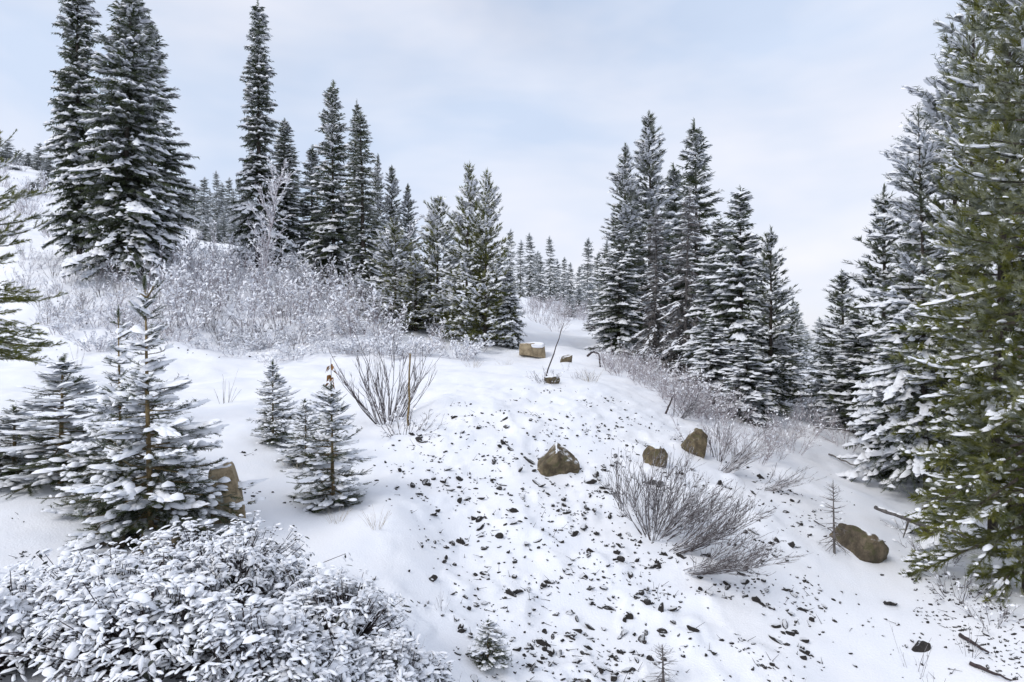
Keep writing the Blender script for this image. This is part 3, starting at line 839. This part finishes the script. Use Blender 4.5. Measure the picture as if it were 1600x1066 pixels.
def put_shrub(name, meshes, p, label, group=None, rz=None, s=1.0, sz=None, cat='shrub', tilt=(0, 0)):
    o = empty(name, p, RNG.uniform(0, 6.28) if rz is None else rz, (s, s, sz or s), tilt)
    tag(o, label, cat, group)
    tag(ob('branches', meshes[0], o), kind='stuff')
    if len(meshes[1].polygons):
        tag(ob('snow_load', meshes[1], o), kind='stuff')
    return o

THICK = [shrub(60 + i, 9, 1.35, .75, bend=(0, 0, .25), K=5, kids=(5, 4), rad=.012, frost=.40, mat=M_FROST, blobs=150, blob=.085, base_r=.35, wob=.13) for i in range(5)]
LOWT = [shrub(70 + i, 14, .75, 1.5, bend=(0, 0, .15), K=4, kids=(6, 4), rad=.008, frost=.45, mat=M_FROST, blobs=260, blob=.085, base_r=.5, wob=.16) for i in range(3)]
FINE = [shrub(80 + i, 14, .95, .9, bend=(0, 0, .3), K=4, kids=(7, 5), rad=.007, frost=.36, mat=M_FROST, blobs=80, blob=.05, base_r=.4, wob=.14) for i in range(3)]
rs = np.random.default_rng(99)
# thicket on the bank above the track: tall in the middle, low along the foot
G1 = 'frosted shrubs of the thicket on the bank'
spots = []
tries = 0
while len(spots) < 125 and tries < 4000:
    tries += 1
    px, d = rs.uniform(20, 700), rs.uniform(30, 45)
    p = at(px, d)
    py = CY - p[2] / d * FPX
    if not (405 < py < 548):
        continue
    if px < 230 and rs.random() < .25:
        continue
    if any((p[0] - q[0]) ** 2 + (p[1] - q[1]) ** 2 < 0.75 ** 2 for q, _, _ in spots):
        continue
    spots.append((p, px, py))
for p, px, py in spots:
    mid = 230 < px < 600
    s_ = rs.uniform(.8, 1.25) * (1.25 if mid else .8)
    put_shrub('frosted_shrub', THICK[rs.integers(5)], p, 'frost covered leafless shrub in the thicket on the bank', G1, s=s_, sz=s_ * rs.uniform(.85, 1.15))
DARKT = [shrub(85 + i, 8, 1.6, .6, bend=(0, 0, .3), K=6, kids=(5, 3), ang=(.5, .6), rad=.012, frost=.22, mat=M_TWIG, blobs=60, blob=.06, base_r=.3, wob=.09) for i in range(3)]
for k in range(60):
    px = rs.uniform(50, 600); d = rs.uniform(30, 40)
    p = at(px, d)
    if CY - p[2] / d * FPX < 415:
        continue
    put_shrub('dark_stemmed_shrub', DARKT[rs.integers(3)], p, 'dark stemmed leafless shrub among the frosted thicket', 'dark stemmed shrubs of the bank', s=rs.uniform(.6, 1.05))
for k in range(26):
    px = rs.uniform(-10, 85); d = rs.uniform(46, 100)
    put_shrub('hillside_brush', FINE[rs.integers(3)] if k % 2 else THICK[rs.integers(5)], at(px, d), 'frosted brush on the steep hillside at the far left', 'frosted brush on the left hillside', s=rs.uniform(1.0, 1.9))
G2 = 'low snow crusted shrubs along the track'
for k in range(46):
    px = rs.uniform(30, 745); d = rs.uniform(28.6, 32.5)
    put_shrub('low_shrub', LOWT[rs.integers(3)], at(px, d), 'low snow crusted shrub along the foot of the bank', G2, s=rs.uniform(.7, 1.2))
G3 = 'fine mauve shrubs below the middle trees'
for k in range(34):
    u = rs.random()
    px = 945 + u * 190 + rs.normal(0, 14); d = 29.5 - 10.0 * u + rs.normal(0, 1.3)
    s_ = rs.uniform(.75, 1.2)
    put_shrub('fine_shrub', FINE[rs.integers(3)], at(px, d), 'fine mauve frosted shrub below the middle group of trees', G3, s=s_)
G4 = 'frosted brush on the slope in the gap'
for k in range(26):
    px = rs.uniform(812, 945); d = rs.uniform(42, 62)
    put_shrub('frosted_brush', FINE[rs.integers(3)], at(px, d), 'small frosted brush on the snow slope in the gap', G4, s=rs.uniform(.9, 1.5))
G5 = 'frosted brush along the gully'
for px, d in [(1150, 17.5), (1178, 17), (1205, 17.5), (1235, 18.5), (1262, 21), (1285, 22), (1255, 26), (1278, 28), (1268, 34), (1300, 24), (1215, 19.5), (1245, 23), (1282, 38), (1266, 45), (1320, 20), (1190, 19)]:
    put_shrub('gully_brush', FINE[rs.integers(3)], at(px, d), 'small frosted brush at the edge of the gully', G5, s=rs.uniform(.7, 1.1))
# white bare tree in front of the tallest spruce
wt = shrub(91, 1, 6.0, .02, bend=(0, 0, .3), K=14, kids=(46, 9), ang=(1.1, .7), rad=.05, frost=.8, mat=M_FROST, blobs=420, blob=.10, base_r=.01, ratio=(.30, .32), wob=.03)
p = at(414, 37)
put_shrub('bare_tree', wt, p, 'bare tree plastered white with frost in front of the tallest spruce', s=((CY - 285) / FPX * 37 - p[2]) / 5.6, cat='tree')
wt2 = shrub(92, 2, 3.2, .1, bend=(0, 0, .3), K=8, kids=(20, 7), ang=(.8, .6), rad=.025, frost=.75, mat=M_FROST, blobs=200, blob=.09, base_r=.1, ratio=(.4, .35), wob=.06)
put_shrub('bare_sapling', wt2, at(352, 39), 'small frost whitened bare sapling left of the white bare tree', s=1.0, cat='tree')
put_shrub('bare_sapling', wt2, at(668, 37.5), 'bare frosted sapling poking up among the laden pines', s=1.5, cat='tree')

# upright dark shrub on the terrace edge
ub = shrub(101, 36, 1.70, 1.1, bend=(0, 0, .50), K=8, kids=(4, 2), ang=(.35, .4), rad=.013, frost=.08, mat=M_TWIG, base_r=.3, ratio=(.5, .4), wob=.06)
put_shrub('upright_shrub', ub, at(606, 15.6), 'dark upright many stemmed leafless shrub on the terrace edge', s=1.0)
ubb = shrub(102, 22, .5, 1.6, bend=(0, 0, .2), K=4, kids=(4, 3), ang=(.7, .7), rad=.008, frost=.25, mat=M_TWIG, blobs=60, blob=.06, base_r=.45)
put_shrub('matted_bush', ubb, at(632, 14.3), 'matted dark low bush at the foot of the upright shrub', s=1.1)
# the fan bush: long stems arching out to the right
fb = shrub(103, 52, 1.45, 1.5, lean=(.50, -.1, 0), bend=(.05, 0, .30), K=8, kids=(8, 4), ang=(.50, .6), rad=.010, frost=.20, mat=M_TWIG, base_r=.30, ratio=(.48, .45), wob=.07, flat=.6)
put_shrub('fan_bush', fb, hit(1026, 838)[0][0], 'large dark leafless bush fanning over the stony slope', rz=0.0, s=.80, sz=.86)
fb2 = shrub(104, 26, 1.45, .9, lean=(1.6, -.35, -.35), bend=(.1, 0, .6), K=8, kids=(8, 4), ang=(.5, .6), rad=.010, frost=.14, mat=M_TWIG, base_r=.2, ratio=(.4, .4), wob=.06, flat=.6)
put_shrub('fan_bush', fb2, hit(1060, 858)[0][0], 'dark arching bush sprawling right from the foot of the large fan bush', rz=-.15, s=.88)
put_shrub('fan_bush', fb2, hit(1084, 896)[0][0], 'lowest arching bush trailing downhill below the large fan bush', rz=-.50, s=.95, sz=.6)
fb3 = shrub(105, 9, .95, .5, bend=(.1, 0, .4), K=7, kids=(4, 2), ang=(.4, .5), rad=.010, frost=.08, mat=M_TWIG, base_r=.15, ratio=(.45, .4), wob=.07)
put_shrub('fan_bush', fb3, hit(978, 800)[0][0], 'small upright leafless bush left of the large fan bush', rz=0.0)
sb = shrub(106, 16, 1.2, .6, lean=(.9, 0, -.2), bend=(.1, 0, .3), K=7, kids=(5, 3), ang=(.45, .5), rad=.011, frost=.35, mat=M_TWIG, base_r=.15, ratio=(.45, .4))
put_shrub('slope_bush', sb, at(1128, 15.2), 'snowy leafless bush leaning right below the angular boulder', rz=0.0)
put_shrub('slope_bush', sb, at(1195, 14.6), 'snow bowed leafless bush farther right below the angular boulder', rz=-.3, s=.85, sz=.55)
put_shrub('slope_bush', fb3, at(1122, 16.0), 'thin upright leafless bush beside the angular boulder', s=.9)
for px, d, sc, lb in [(1060, 19.5, 1.0, 'bowed leafless bush at the lower edge of the mauve shrubs'), (915, 22.0, .7, 'dry tangled bush below the leaning pole'), (1470, 12.2, .9, 'dark bush under the near green pine'), (1500, 10.6, .9, 'dark snowy bush at the foot of the right wood'),
                     (1440, 13.6, .8, 'snow dusted bush left of the fallen log end'), (1548, 9.8, .7, 'scraggly bush below the nearest green pine')]:
    put_shrub('leafless_bush', ubb if px != 1060 else sb, at(px, d), lb, s=sc)

# dry stalks and grass tufts
def stalks(seed, n, h, spread, mat, r=.004, frost=.1):
    return shrub(seed, n, h, spread, bend=(0, 0, -.15), K=5, kids=(1,), ang=(.3,), rad=r, frost=frost, mat=mat, base_r=.12, ratio=(.3,), wob=.05)
ST = [stalks(120, 9, .55, .5, M_TWIG), stalks(121, 16, .45, .7, M_GRASS), stalks(122, 5, .7, .4, M_TWIG), stalks(123, 22, .35, 1.0, M_GRASS, .003, .3)]
for px, d, k, sc, lb in [(352, 17.5, 0, 1.5, 'sparse dark stalks on the terrace above the small fir'), (120, 26, 2, 1.6, 'tall thin stalks at the left end of the track'), (588, 9.4, 1, .8, 'pale dry stalks right of the slim young fir'),
        (465, 12.0, 3, 1.2, 'frosty pale grass tuft beside the small covered fir'), (740, 25, 3, 1.6, 'frosted grass on the track before the green pines'), (790, 27, 3, 1.5, 'frosted grass tuft left of the sandstone block'),
        (885, 26, 2, .9, 'thin twig standing right of the sandstone block'), (660, 5.6, 0, .6, 'thin dark stalks at the right side of the leaf shrub'), (640, 6.4, 1, .6, 'dry pale stalks above the right end of the leaf shrub'),
        (690, 8.0, 0, .5, 'few thin stalks in the snow right of the slim young fir'), (1430, 8.9, 2, .9, 'bare forked twig at the lower right corner slope'), (1465, 8.2, 0, .9, 'spreading twigs low on the right slope'),
        (1250, 8.0, 2, .4, 'short lone stalk on the lower right slope'), (1515, 9.2, 0, .8, 'twigs in the rubble below the right wood'), (30, 10.8, 0, 1.2, 'dark thin stalks by the left edge young fir'), (400, 8.2, 0, .7, 'stiff twigs above the leaf shrub'), (525, 9.6, 1, .7, 'dry grass under the slim young fir'),
        (770, 34, 3, 2.0, 'tan dry grass under the twin green pines'), (925, 21.4, 1, 1.4, 'tan dry grass clump below the leaning pole'), (700, 6.2, 2, .45, 'two thin stalks in open snow right of the leaf shrub')]:
    put_shrub('dry_stalks', ST[k], at(px, d), lb, s=sc, cat='grass')

# ------------------------------------------------------------------ stones and boulders
def ico(sub):
    import bmesh
    bm = bmesh.new(); bmesh.ops.create_icosphere(bm, subdivisions=sub, radius=1.0)
    V = np.array([v.co[:] for v in bm.verts]); F = np.array([[v.index for v in f.verts] for f in bm.faces])
    bm.free()
    return V, F
I2, I5 = ico(2), ico(5)
def stone_mesh(seed, mat, flat=.6):
    rng = np.random.default_rng(seed)
    V = I2[0].copy()
    for k in range(5):
        n = unit(rng.normal(0, 1, (1, 3)))[0]; c = rng.uniform(.3, .7)
        h = V @ n
        V -= np.where(h > c, h - c, 0)[:, None] * n
    V *= (1 + rng.normal(0, .07, len(V)))[:, None] * np.array([1, rng.uniform(.6, .9), flat])
    mb = MB(); mb.add(V, I2[1])
    return mb.mesh('stone', [mat])
def boulder_mesh(name, seed, mat, size, box=0.5, cuts=7, rough=.05):
    """size = full width, depth, height in metres; box 0 round .. 1 squared"""
    rng = np.random.default_rng(seed)
    V, F = I5
    V = V.copy()
    m = np.max(np.abs(V), axis=1, keepdims=True)
    V = V * (1 - box) + V / m * box * .8
    for k in range(cuts):
        n = unit(rng.normal(0, 1, (1, 3)))[0]; c = rng.uniform(.42, .74)
        h = V @ n
        V -= np.where(h > c, (h - c) * .97, 0)[:, None] * n
    d = fbm(V[:, 0] * 2.3 + seed, V[:, 1] * 2.3 + V[:, 2] * 1.7, seed, 4) + .5 * fbm(V[:, 2] * 5 + seed, V[:, 0] * 5 - V[:, 1] * 4, seed + 9, 3)
    V *= (1 + rough * d)[:, None]
    ext = np.ptp(V, axis=0)
    V *= np.array(size) / ext
    mb = MB(); mb.add(V, F)
    return mb.mesh(name, [mat], True)
def put_boulder(px, py, w, h, label, mat, seed, box=.4, sunk=.3, rz=None, deep=.9, name='boulder', cut=7, tilt=(0, 0), cap=False, d=None, rough=.035):
    p = hit(px, py)[0][0] if d is None else at(px, d)
    d = p[1]
    W, Hh = w / FPX * d, h / FPX * d
    full = Hh / (1 - sunk)
    me = boulder_mesh(name, seed, mat, (W, W * deep, full), box, cut, rough)
    o = empty(name, (p[0], p[1] + W * deep * .3, p[2] - full * sunk + full * .5), 0 if rz is None else rz, (1, 1, 1), tilt)
    tag(o, label, 'boulder')
    ob('stone_body', me, o)
    if cap:
        cm = boulder_mesh('snow_cap', seed + 50, M_PAD, (W * .98, W * deep * .98, full * .42), .45, 2, .05)
        ob('snow_cap', cm, o, (0, 0, full * .40))
    return o
put_boulder(832, 561, 42, 22, 'squared tan sandstone block with snow cap on the track', M_CUT, 3, .9, .15, cap=True, cut=3, deep=.6, rough=.04)
put_boulder(870, 736, 72, 46, 'broad tan brown boulder alone on the middle of the stony slope', M_BOULDER, 6, .0, .42, rz=.3, tilt=(-.3, .3), cut=9, rough=.06)
put_boulder(1024, 732, 36, 28, 'small pointed tan rock above the fan bush', M_BOULDER, 8, .3, .35, rz=.5, tilt=(0, .4))
put_boulder(1087, 716, 44, 46, 'angular upright tan boulder at the edge of the trees', M_BOULDER, 11, .5, .3, rz=.2, tilt=(-.2, .3), cut=12, rough=.035)
put_boulder(1352, 874, 84, 46, 'rounded brown boulder low in the gully beside the withered fir', M_BROCK, 15, .15, .30, rz=-.3, tilt=(0, .12), cut=4, rough=.05)
put_boulder(352, 792, 58, 76, 'tall split tan boulder beside the large young fir', M_CUT, 17, .7, .25, rz=.3, cut=6, d=9.3)
put_boulder(238, 838, 60, 30, 'low tan rock under the skirt of the large young fir', M_BOULDER, 19, .4, .3, d=8.2)
put_boulder(160, 846, 62, 34, 'flat brown rock at the left foot of the large young fir', M_BROCK, 23, .4, .35, rz=.3, d=8.3)
put_boulder(886, 566, 20, 12, 'little grey tan rock right of the sandstone block', M_BOULDER, 27, .4, .3)
put_boulder(1452, 838, 46, 28, 'snow topped brown rock at the edge of the right wood', M_BROCK, 29, .4, .3, cap=True, d=13.6)
put_boulder(1393, 950, 24, 9, 'thin flat dark slab left on the lower right slope', M_STONE, 31, .7, .3, name='stone_slab')
put_boulder(1443, 1020, 32, 13, 'larger flat dark slab at the lower right slope', M_STONE, 33, .5, .4, name='stone_slab', deep=.5, tilt=(0, .25))

STONES = [stone_mesh(200 + i, M_STONE, f) for i, f in enumerate((.6, .5, .75, .6, .45, .7, .55, .65))]
def stone_field(nc, seed):
    """loose clusters of one to six stones over the slope"""
    rng = np.random.default_rng(seed)
    px, py = rng.uniform(590, 1330, nc), 600 + 466 * rng.random(nc) ** 1.2
    top = np.interp(px, [590, 680, 860, 1000, 1100, 1250, 1330], [690, 640, 600, 625, 690, 770, 830])
    right = np.interp(py, [600, 700, 800, 1066], [980, 1120, 1300, 1290])
    left = np.interp(py, [600, 700, 830, 1066], [700, 600, 640, 740])
    ok = (py > top) & (px < right) & (px > left) & (rng.random(nc) < np.interp(px, [600, 950, 1100, 1300], [1, 1, .85, .75]))
    P, good = hit(px[ok], py[ok])
    P = P[good]
    n = rng.choice([1, 1, 1, 2, 3, 4, 6, 8], len(P))
    C = np.repeat(P, n, 0)
    ang = np.repeat(rng.uniform(0, 3.14, len(P)), n)
    u, v = rng.normal(0, .22, len(C)), rng.normal(0, .08, len(C))
    C[:, 0] += u * np.cos(ang) - v * np.sin(ang); C[:, 1] += u * np.sin(ang) + v * np.cos(ang)
    C[:, 2] = gz(C[:, 0], C[:, 1])
    return C
SF = stone_field(900, 5)
sizes = (.015 + .052 * rs.random(len(SF)) ** 2.5) * (.72 + .025 * SF[:, 1])
order = np.argsort(-sizes / SF[:, 1])
GS = 'small dark stones poking out of the snow on the slope'
for i in order[:300]:
    p = SF[i]
    s_ = sizes[i] * (1 + .02 * p[1])
    o = ob('stone', STONES[rs.integers(8)], None, (p[0], p[1], p[2] + s_ * .12))
    o.rotation_euler = (rs.normal(0, .3) - .15, rs.normal(.15, .3), rs.uniform(0, 6.28))
    o.scale = (s_ * rs.uniform(.7, 2.0), s_ * rs.uniform(.7, 1.2), s_ * rs.uniform(.7, 1.3))
    tag(o, 'small dark stone poking out of the snow on the slope', 'stone', GS)
# finer debris: chips, clods, leaves and bits of twig that cannot be told apart
def debris():
    rng = np.random.default_rng(8)
    mb = MB()
    rest = SF[order[300:]]
    X = [rest]
    px, py = rng.uniform(560, 1600, 1500), rng.uniform(600, 1066, 1500)
    lo = np.interp(px, [560, 860, 1000, 1100, 1250, 1330, 1600], [700, 600, 620, 690, 760, 760, 930])
    ok = (py > lo)
    P, g = hit(px[ok], py[ok]); P = P[g]
    P = P[fbm(P[:, 0] / 1.1, P[:, 1] / 1.1, 91, 3) > rng.uniform(-.5, .9, len(P))]
    X.append(P)
    # rubble at the foot of the right wood, litter at the left
    px, py = rng.uniform(1420, 1600, 500), rng.uniform(850, 1066, 500)
    ok = (py > np.interp(px, [1420, 1600], [850, 970])) & (py < np.interp(px, [1420, 1600], [960, 1080]))
    P, g = hit(px[ok], py[ok]); X.append(P[g])
    px, py = rng.uniform(10, 260, 90), rng.uniform(800, 880, 90)
    P, g = hit(px, py); P = P[g]; X.append(P[fbm(P[:, 0] / .6, P[:, 1] / .6, 93, 2) > .15])
    px, py = rng.uniform(370, 620, 110), rng.uniform(690, 800, 110)
    P, g = hit(px, py); P = P[g]; X.append(P[fbm(P[:, 0] / .6, P[:, 1] / .6, 94, 2) > .1])
    px, py = rng.uniform(40, 760, 400), rng.uniform(425, 560, 400)
    P, g = hit(px, py); X.append(P[g & (P[:, 1] < 48)])
    P = np.concatenate(X)
    n = len(P)
    s_ = (.007 + .017 * rng.random(n) ** 2) * (1 + .06 * P[:, 1])
    V0, F0 = ico(1)
    D = unit(rng.normal(0, 1, (n, 3)) * np.array([1, 1, .35]))
    Xa, Ya, Za = frames(D, rng.uniform(-.5, .5, n))
    V, F = place((V0 * np.array([1, .6, .6]), F0), P + UP * (s_ * .15)[:, None], Xa * (s_ * rng.uniform(.8, 1.7, n))[:, None], Ya * s_[:, None], Za * s_[:, None])
    V += rng.normal(0, .0035, V.shape)
    mb.add(V, F)
    k = rng.choice(n, 620, replace=False)
    A = P[k] + UP * .005
    B = A + unit(rng.normal(0, 1, (620, 3)) * np.array([1, 1, .5]) + np.array([0, 0, .5])) * rng.uniform(.04, .16, 620)[:, None]
    V, F = tubes(A, B, .004, .002); mb.add(V, F)
    o = ob('debris', mb.mesh('debris', [M_STONE]))
    tag(o, 'dark chips, clods and bits of twig strewn over the snowy slope', 'debris', kind='stuff')
debris()

# ------------------------------------------------------------------ poles, logs, fallen branches
def limb(name, pts, r0, r1, label, mat=M_GREY, snow=False, cat='branch', kids=0, seed=0):
    rng = np.random.default_rng(seed)
    pts = np.array(pts, float)
    K = 9
    t = np.linspace(0, 1, K)
    idx = np.linspace(0, 1, len(pts))
    P = np.column_stack([np.interp(t, idx, pts[:, i]) for i in range(3)])
    ln = np.linalg.norm(pts[-1] - pts[0])
    P[1:-1] += rng.normal(0, .008 * ln, (K - 2, 3))
    o = empty(name, P[0]); tag(o, label, cat)
    mb = MB()
    Q = P - P[0]
    V, F = loft(Q, np.linspace(r0, r1, K), 7, .08, rng); mb.add(V, F)
    ob('stem', mb.mesh('stem', [mat], True), o)
    for c in range(kids):
        k = rng.integers(2, K - 1)
        d = unit((Q[k + 1] - Q[k])[None] + rng.normal(0, .6, (1, 3)) * ln / K)[0]
        l = ln * rng.uniform(.1, .3)
        m2 = MB(); V, F = loft([Q[k], Q[k] + d * l * .5, Q[k] + d * l + UP * .03], [r1 * .8, r1 * .6, r1 * .3], 5); m2.add(V, F)
        ob('side_branch', m2.mesh('side_branch', [mat], True), o)
    if snow:
        ms = MB()
        tt = rng.uniform(0, 1, 26)
        S = np.column_stack([np.interp(tt, t, Q[:, i]) for i in range(3)]) + UP * (np.interp(tt, t, np.linspace(r0, r1, K)) * .8)[:, None]
        d = np.tile(unit((Q[-1] - Q[0])[None]), (26, 1))
        scatter(ms, TD2, S, d, np.full(26, .16), rng.uniform(1.0, 1.8, 26) * r0, np.full(26, .02), rng, 0, None, .1)
        tag(ob('snow_load', ms.mesh('snow_load', [M_PAD], True), o), kind='stuff')
    return o
def spot(px, py, d):
    return np.array([(px - CX) / FPX * d, d, (CY - py) / FPX * d])
b = at(849, 20.5)
limb('leaning_pole', [b - UP * .2, spot(881, 505, 20.9)], .028, .010, 'thin dark bare pole leaning right above the slope', M_TWIG, cat='pole', seed=1)
put_shrub('pole_base_bush', ubb, at(856, 20.2), 'dark clumpy bush at the foot of the leaning pole', s=.85)
put_boulder(862, 612, 26, 12, 'small tan rock at the foot of the leaning pole', M_BOULDER, 41, .4, .3, d=20.0)
limb('fallen_log', [at(1368, 14.2) + UP * .25, at(1440, 13.0) + UP * .35, at(1516, 11.8) + UP * .55], .045, .03, 'long thin fallen log slanting into the right wood', M_GREY, True, 'log', 3, 2)
limb('fallen_branch', [at(1275, 21) + UP * .25, at(1345, 20.5) + UP * .5], .03, .012, 'snowy fallen branch lying across the gully', M_GREY, True, 'branch', 2, 3)
limb('fallen_branch', [at(1295, 19) + UP * .05, at(1350, 18) + UP * .15], .025, .012, 'short fallen branch on the gully floor', M_GREY, False, 'branch', 1, 4)
limb('fallen_branch', [at(1500, 9.6) + UP * .03, at(1545, 9.1) + UP * .08], .03, .014, 'dark broken branch in the rubble below the right wood', M_TWIG, False, 'branch', 2, 5)
limb('fallen_branch', [at(1515, 9.0) + UP * .03, at(1580, 8.6) + UP * .05], .028, .012, 'second broken branch lying lower in the rubble on the right', M_TWIG, False, 'branch', 2, 6)
limb('fallen_branch', [at(1272, 13.0) + UP * .02, at(1306, 12.1) + UP * .18], .012, .006, 'thin dead branch arching left of the withered fir', M_TWIG, False, 'branch', 3, 7)
limb('broken_stem', [at(1040, 19.5), at(1052, 19.8) + UP * .55], .03, .018, 'short dark broken stem at the edge of the mauve shrubs', M_TWIG, False, 'stump', 0, 8)
limb('bowed_stem', [at(938, 29.0), at(936, 29.2) + UP * .55, at(926, 29.0) + UP * .62, at(918, 28.8) + UP * .42], .035, .05, 'bowed dark stem with a snowy head beside the track end', M_TWIG, True, 'stump', 0, 9)
limb('dead_stake', [at(638, 15.0), at(641, 15.0) + UP * 1.62], .028, .02, 'thin upright yellowish stake within the upright shrub', M_BARKY, False, 'stake', 0, 10)

# withered brown leaves on a stem above the slim young fir
def brown_stem():
    p = at(517, 11.4)
    o = empty('brown_leaf_stem', p); tag(o, 'stem with withered orange brown leaves above the slim young fir', 'plant')
    top = (CY - 560) / FPX * 11.4 - p[2]
    mb = MB(); V, F = loft([(0, 0, -.1), (.02, 0, top * .5), (0, 0, top)], [.012, .009, .004], 6); mb.add(V, F)
    ob('stem', mb.mesh('stem', [M_TWIG], True), o)
    rng = np.random.default_rng(4)
    lv = np.array([(0, 0, 0), (.35, .3, .06), (1, 0, -.05), (.35, -.3, .06), (.5, 0, -.03)])
    lf = np.array([(0, 1, 4), (1, 2, 4), (2, 3, 4), (3, 0, 4)])
    m = MB(); m.add(lv, lf)
    lm = m.mesh('leaf', [M_BROWNLEAF])
    for k in range(16):
        l = ob('leaf', lm, o, (rng.normal(0, .03), rng.normal(0, .03), top - .08 - rng.uniform(0, .36)))
        l.rotation_euler = (rng.uniform(-1, 1), rng.uniform(.3, 1.6), rng.uniform(0, 6.28))
        sc = rng.uniform(.08, .15); l.scale = (sc, sc, sc)
brown_stem()

# ------------------------------------------------------------------ the snow laden leaf shrub at the lower left
LB = (np.array([(0, 0, 0), (.3, .19, .02), (.7, .16, .0), (1.08, 0, -.06), (.7, -.16, .0), (.3, -.19, .02)]), np.array([(0, 1, 5), (1, 2, 5), (2, 4, 5), (2, 3, 4)]))
def leaf_part(seed):
    rng = np.random.default_rng(seed)
    mb = MB(); mb.add(*LB, 0)
    T = tmpl_dome(rng, 9, 2, .1)
    V, F = place(T, np.array([[.52, 0, .0]]), np.array([[1.0, 0, -.03]]), np.array([[0, .40, 0.0]]), np.array([[0, 0, .17]]))
    mb.add(V, F, 1)
    return mb.mesh('leaf', [M_LEAF, M_PAD], True)
LEAVES = [leaf_part(300 + i) for i in range(4)]
def leaf_shrub(px, d, a, h, nros, label, seed, singles=0):
    nros = int(nros * 1.6)
    rng = np.random.default_rng(seed)
    p = at(px, d)
    o = empty('leaf_shrub', p); tag(o, label, 'shrub', 'snow laden leaf shrubs in the foreground')
    az = rng.uniform(0, 6.283, nros); q = np.sqrt(rng.random(nros)) * 1.0
    rr = rng.uniform(.78, 1.02, nros) * (1 + .14 * np.sin(az * 3 + seed))
    Q = np.column_stack([np.cos(az) * q * a * rr, np.sin(az) * q * a * rr, h * np.sqrt(np.clip(1 - (q * .96) ** 2, 0.02, 1)) * rr])
    inner = rng.random(nros) < .3
    Q[inner] *= rng.uniform(.6, .9, (inner.sum(), 1))
    out = rng.random(nros) < .10
    Q[out] *= rng.uniform(1.05, 1.35, (out.sum(), 1))
    Q *= (1 + .16 * fbm(Q[:, 0] * 3 + seed, Q[:, 1] * 3, 5, 2))[:, None]
    Q[:, 2] += gz(p[0] + Q[:, 0], p[1] + Q[:, 1]) - p[2]
    A = unit(Q * np.array([.9 / a, .9 / a, 1 / h]) + UP * .5)
    # stems
    mb = MB()
    foot = np.column_stack([Q[:, 0] * .25, Q[:, 1] * .25, np.full(nros, -.08)])
    midp = foot * .45 + Q * .55 + UP * .04 * h + rng.normal(0, .03, Q.shape)
    V, F = tubes(foot, midp, .007, .005); mb.add(V, F, 0)
    V, F = tubes(midp, Q, .005, .003); mb.add(V, F, 0)
    ob('stems', mb.mesh('stems', [M_TWIG]), o)
    nl = 6
    i = np.repeat(np.arange(nros), nl)
    ph = rng.uniform(0, 6.283, nros * nl)
    X, Y, Z = frames(A)
    rad = Y[i] * np.cos(ph)[:, None] + Z[i] * np.sin(ph)[:, None]
    D = unit(rad + A[i] * rng.uniform(.0, .55, len(i))[:, None] - UP * rng.uniform(.0, .55, len(i))[:, None] + np.array([.22, -.15, 0]))
    keep = rng.random(len(i)) > .12
    i, D = i[keep], D[keep]
    ln = rng.uniform(.04, .092, len(i))
    P = Q[i] + D * .008 + rng.normal(0, .022, (len(i), 3))
    wl = rng.uniform(.75, 1.15, len(i))
    # nearest, uppermost leaves stand as single parts
    score = -(P[:, 1]) * .6 + P[:, 2] + rng.normal(0, .15, len(P))
    top = np.argsort(-score)[:singles]
    from mathutils import Matrix
    Xf, Yf, Zf = frames(D, rng.normal(0, .18, len(D)))
    for k in top:
        l = ob('leaf', LEAVES[rng.integers(4)], o)
        s_ = ln[k]
        m = Matrix([[Xf[k][r] * s_, Yf[k][r] * s_ * wl[k], Zf[k][r] * s_, P[k][r]] for r in range(3)] + [[0, 0, 0, 1]])
        l.matrix_local = m
    rest = np.ones(len(P), bool); rest[top] = False
    mf = MB()
    V, F = place(LB, P[rest], Xf[rest] * ln[rest, None], Yf[rest] * (ln * wl)[rest, None], Zf[rest] * ln[rest, None]); mf.add(V, F, 0)
    sn = rest & (rng.random(len(P)) < .93)
    Pc = P + Xf * (ln * .52)[:, None]
    pick = rng.integers(0, 5, len(P))
    for t in range(5):
        k = sn & (pick == t)
        V, F = place(TD2[t], Pc[k], Xf[k] * (ln * 1.0)[k, None], Yf[k] * (ln * wl * .42)[k, None], Zf[k] * (ln * .18)[k, None]); mf.add(V, F, 1)
    # pillows bridging several leaves
    nb_ = int(nros * .5)
    k = rng.choice(nros, nb_, replace=False)
    up = Q[k] + UP * .012 + rng.normal(0, .02, (nb_, 3))
    sc = .045 + .085 * rng.random(nb_) ** 1.6
    scatter(mf, TD2, up, unit(rng.normal(0, 1, (nb_, 3)) * np.array([1, 1, .2])), sc * 1.2, sc * .8, sc * .3, rng, 1, None, .2)
    tag(ob('foliage', mf.mesh('foliage', [M_LEAF, M_PAD], True), o), kind='stuff')
    return o
for n_, (px, d, a, h, nr, lb, sg) in enumerate([
    (350, 6.7, .98, .72, 300, 'snow laden leaf shrub reaching up below the large young fir', 0),
    (185, 6.0, .90, .55, 270, 'snow laden leaf shrub on the left below the flat brown rock', 0),
    (525, 6.3, .78, .60, 250, 'snow laden leaf shrub right of centre in the foreground mass', 30),
    (40, 5.0, .75, .50, 280, 'snow laden leaf shrub in the lower left corner', 40),
    (250, 4.9, .85, .55, 330, 'snow laden leaf shrub at the bottom edge left of centre', 80),
    (440, 4.9, .75, .55, 300, 'snow laden leaf shrub at the bottom edge with dark hollow', 80),
    (590, 5.5, .62, .46, 220, 'snow laden leaf shrub at the right end of the foreground mass', 60),
    (655, 6.0, .46, .34, 120, 'small straggling leaf shrub at the outer right of the foreground mass', 10)]):
    leaf_shrub(px, d, a, h, nr, lb, 400 + n_, sg)
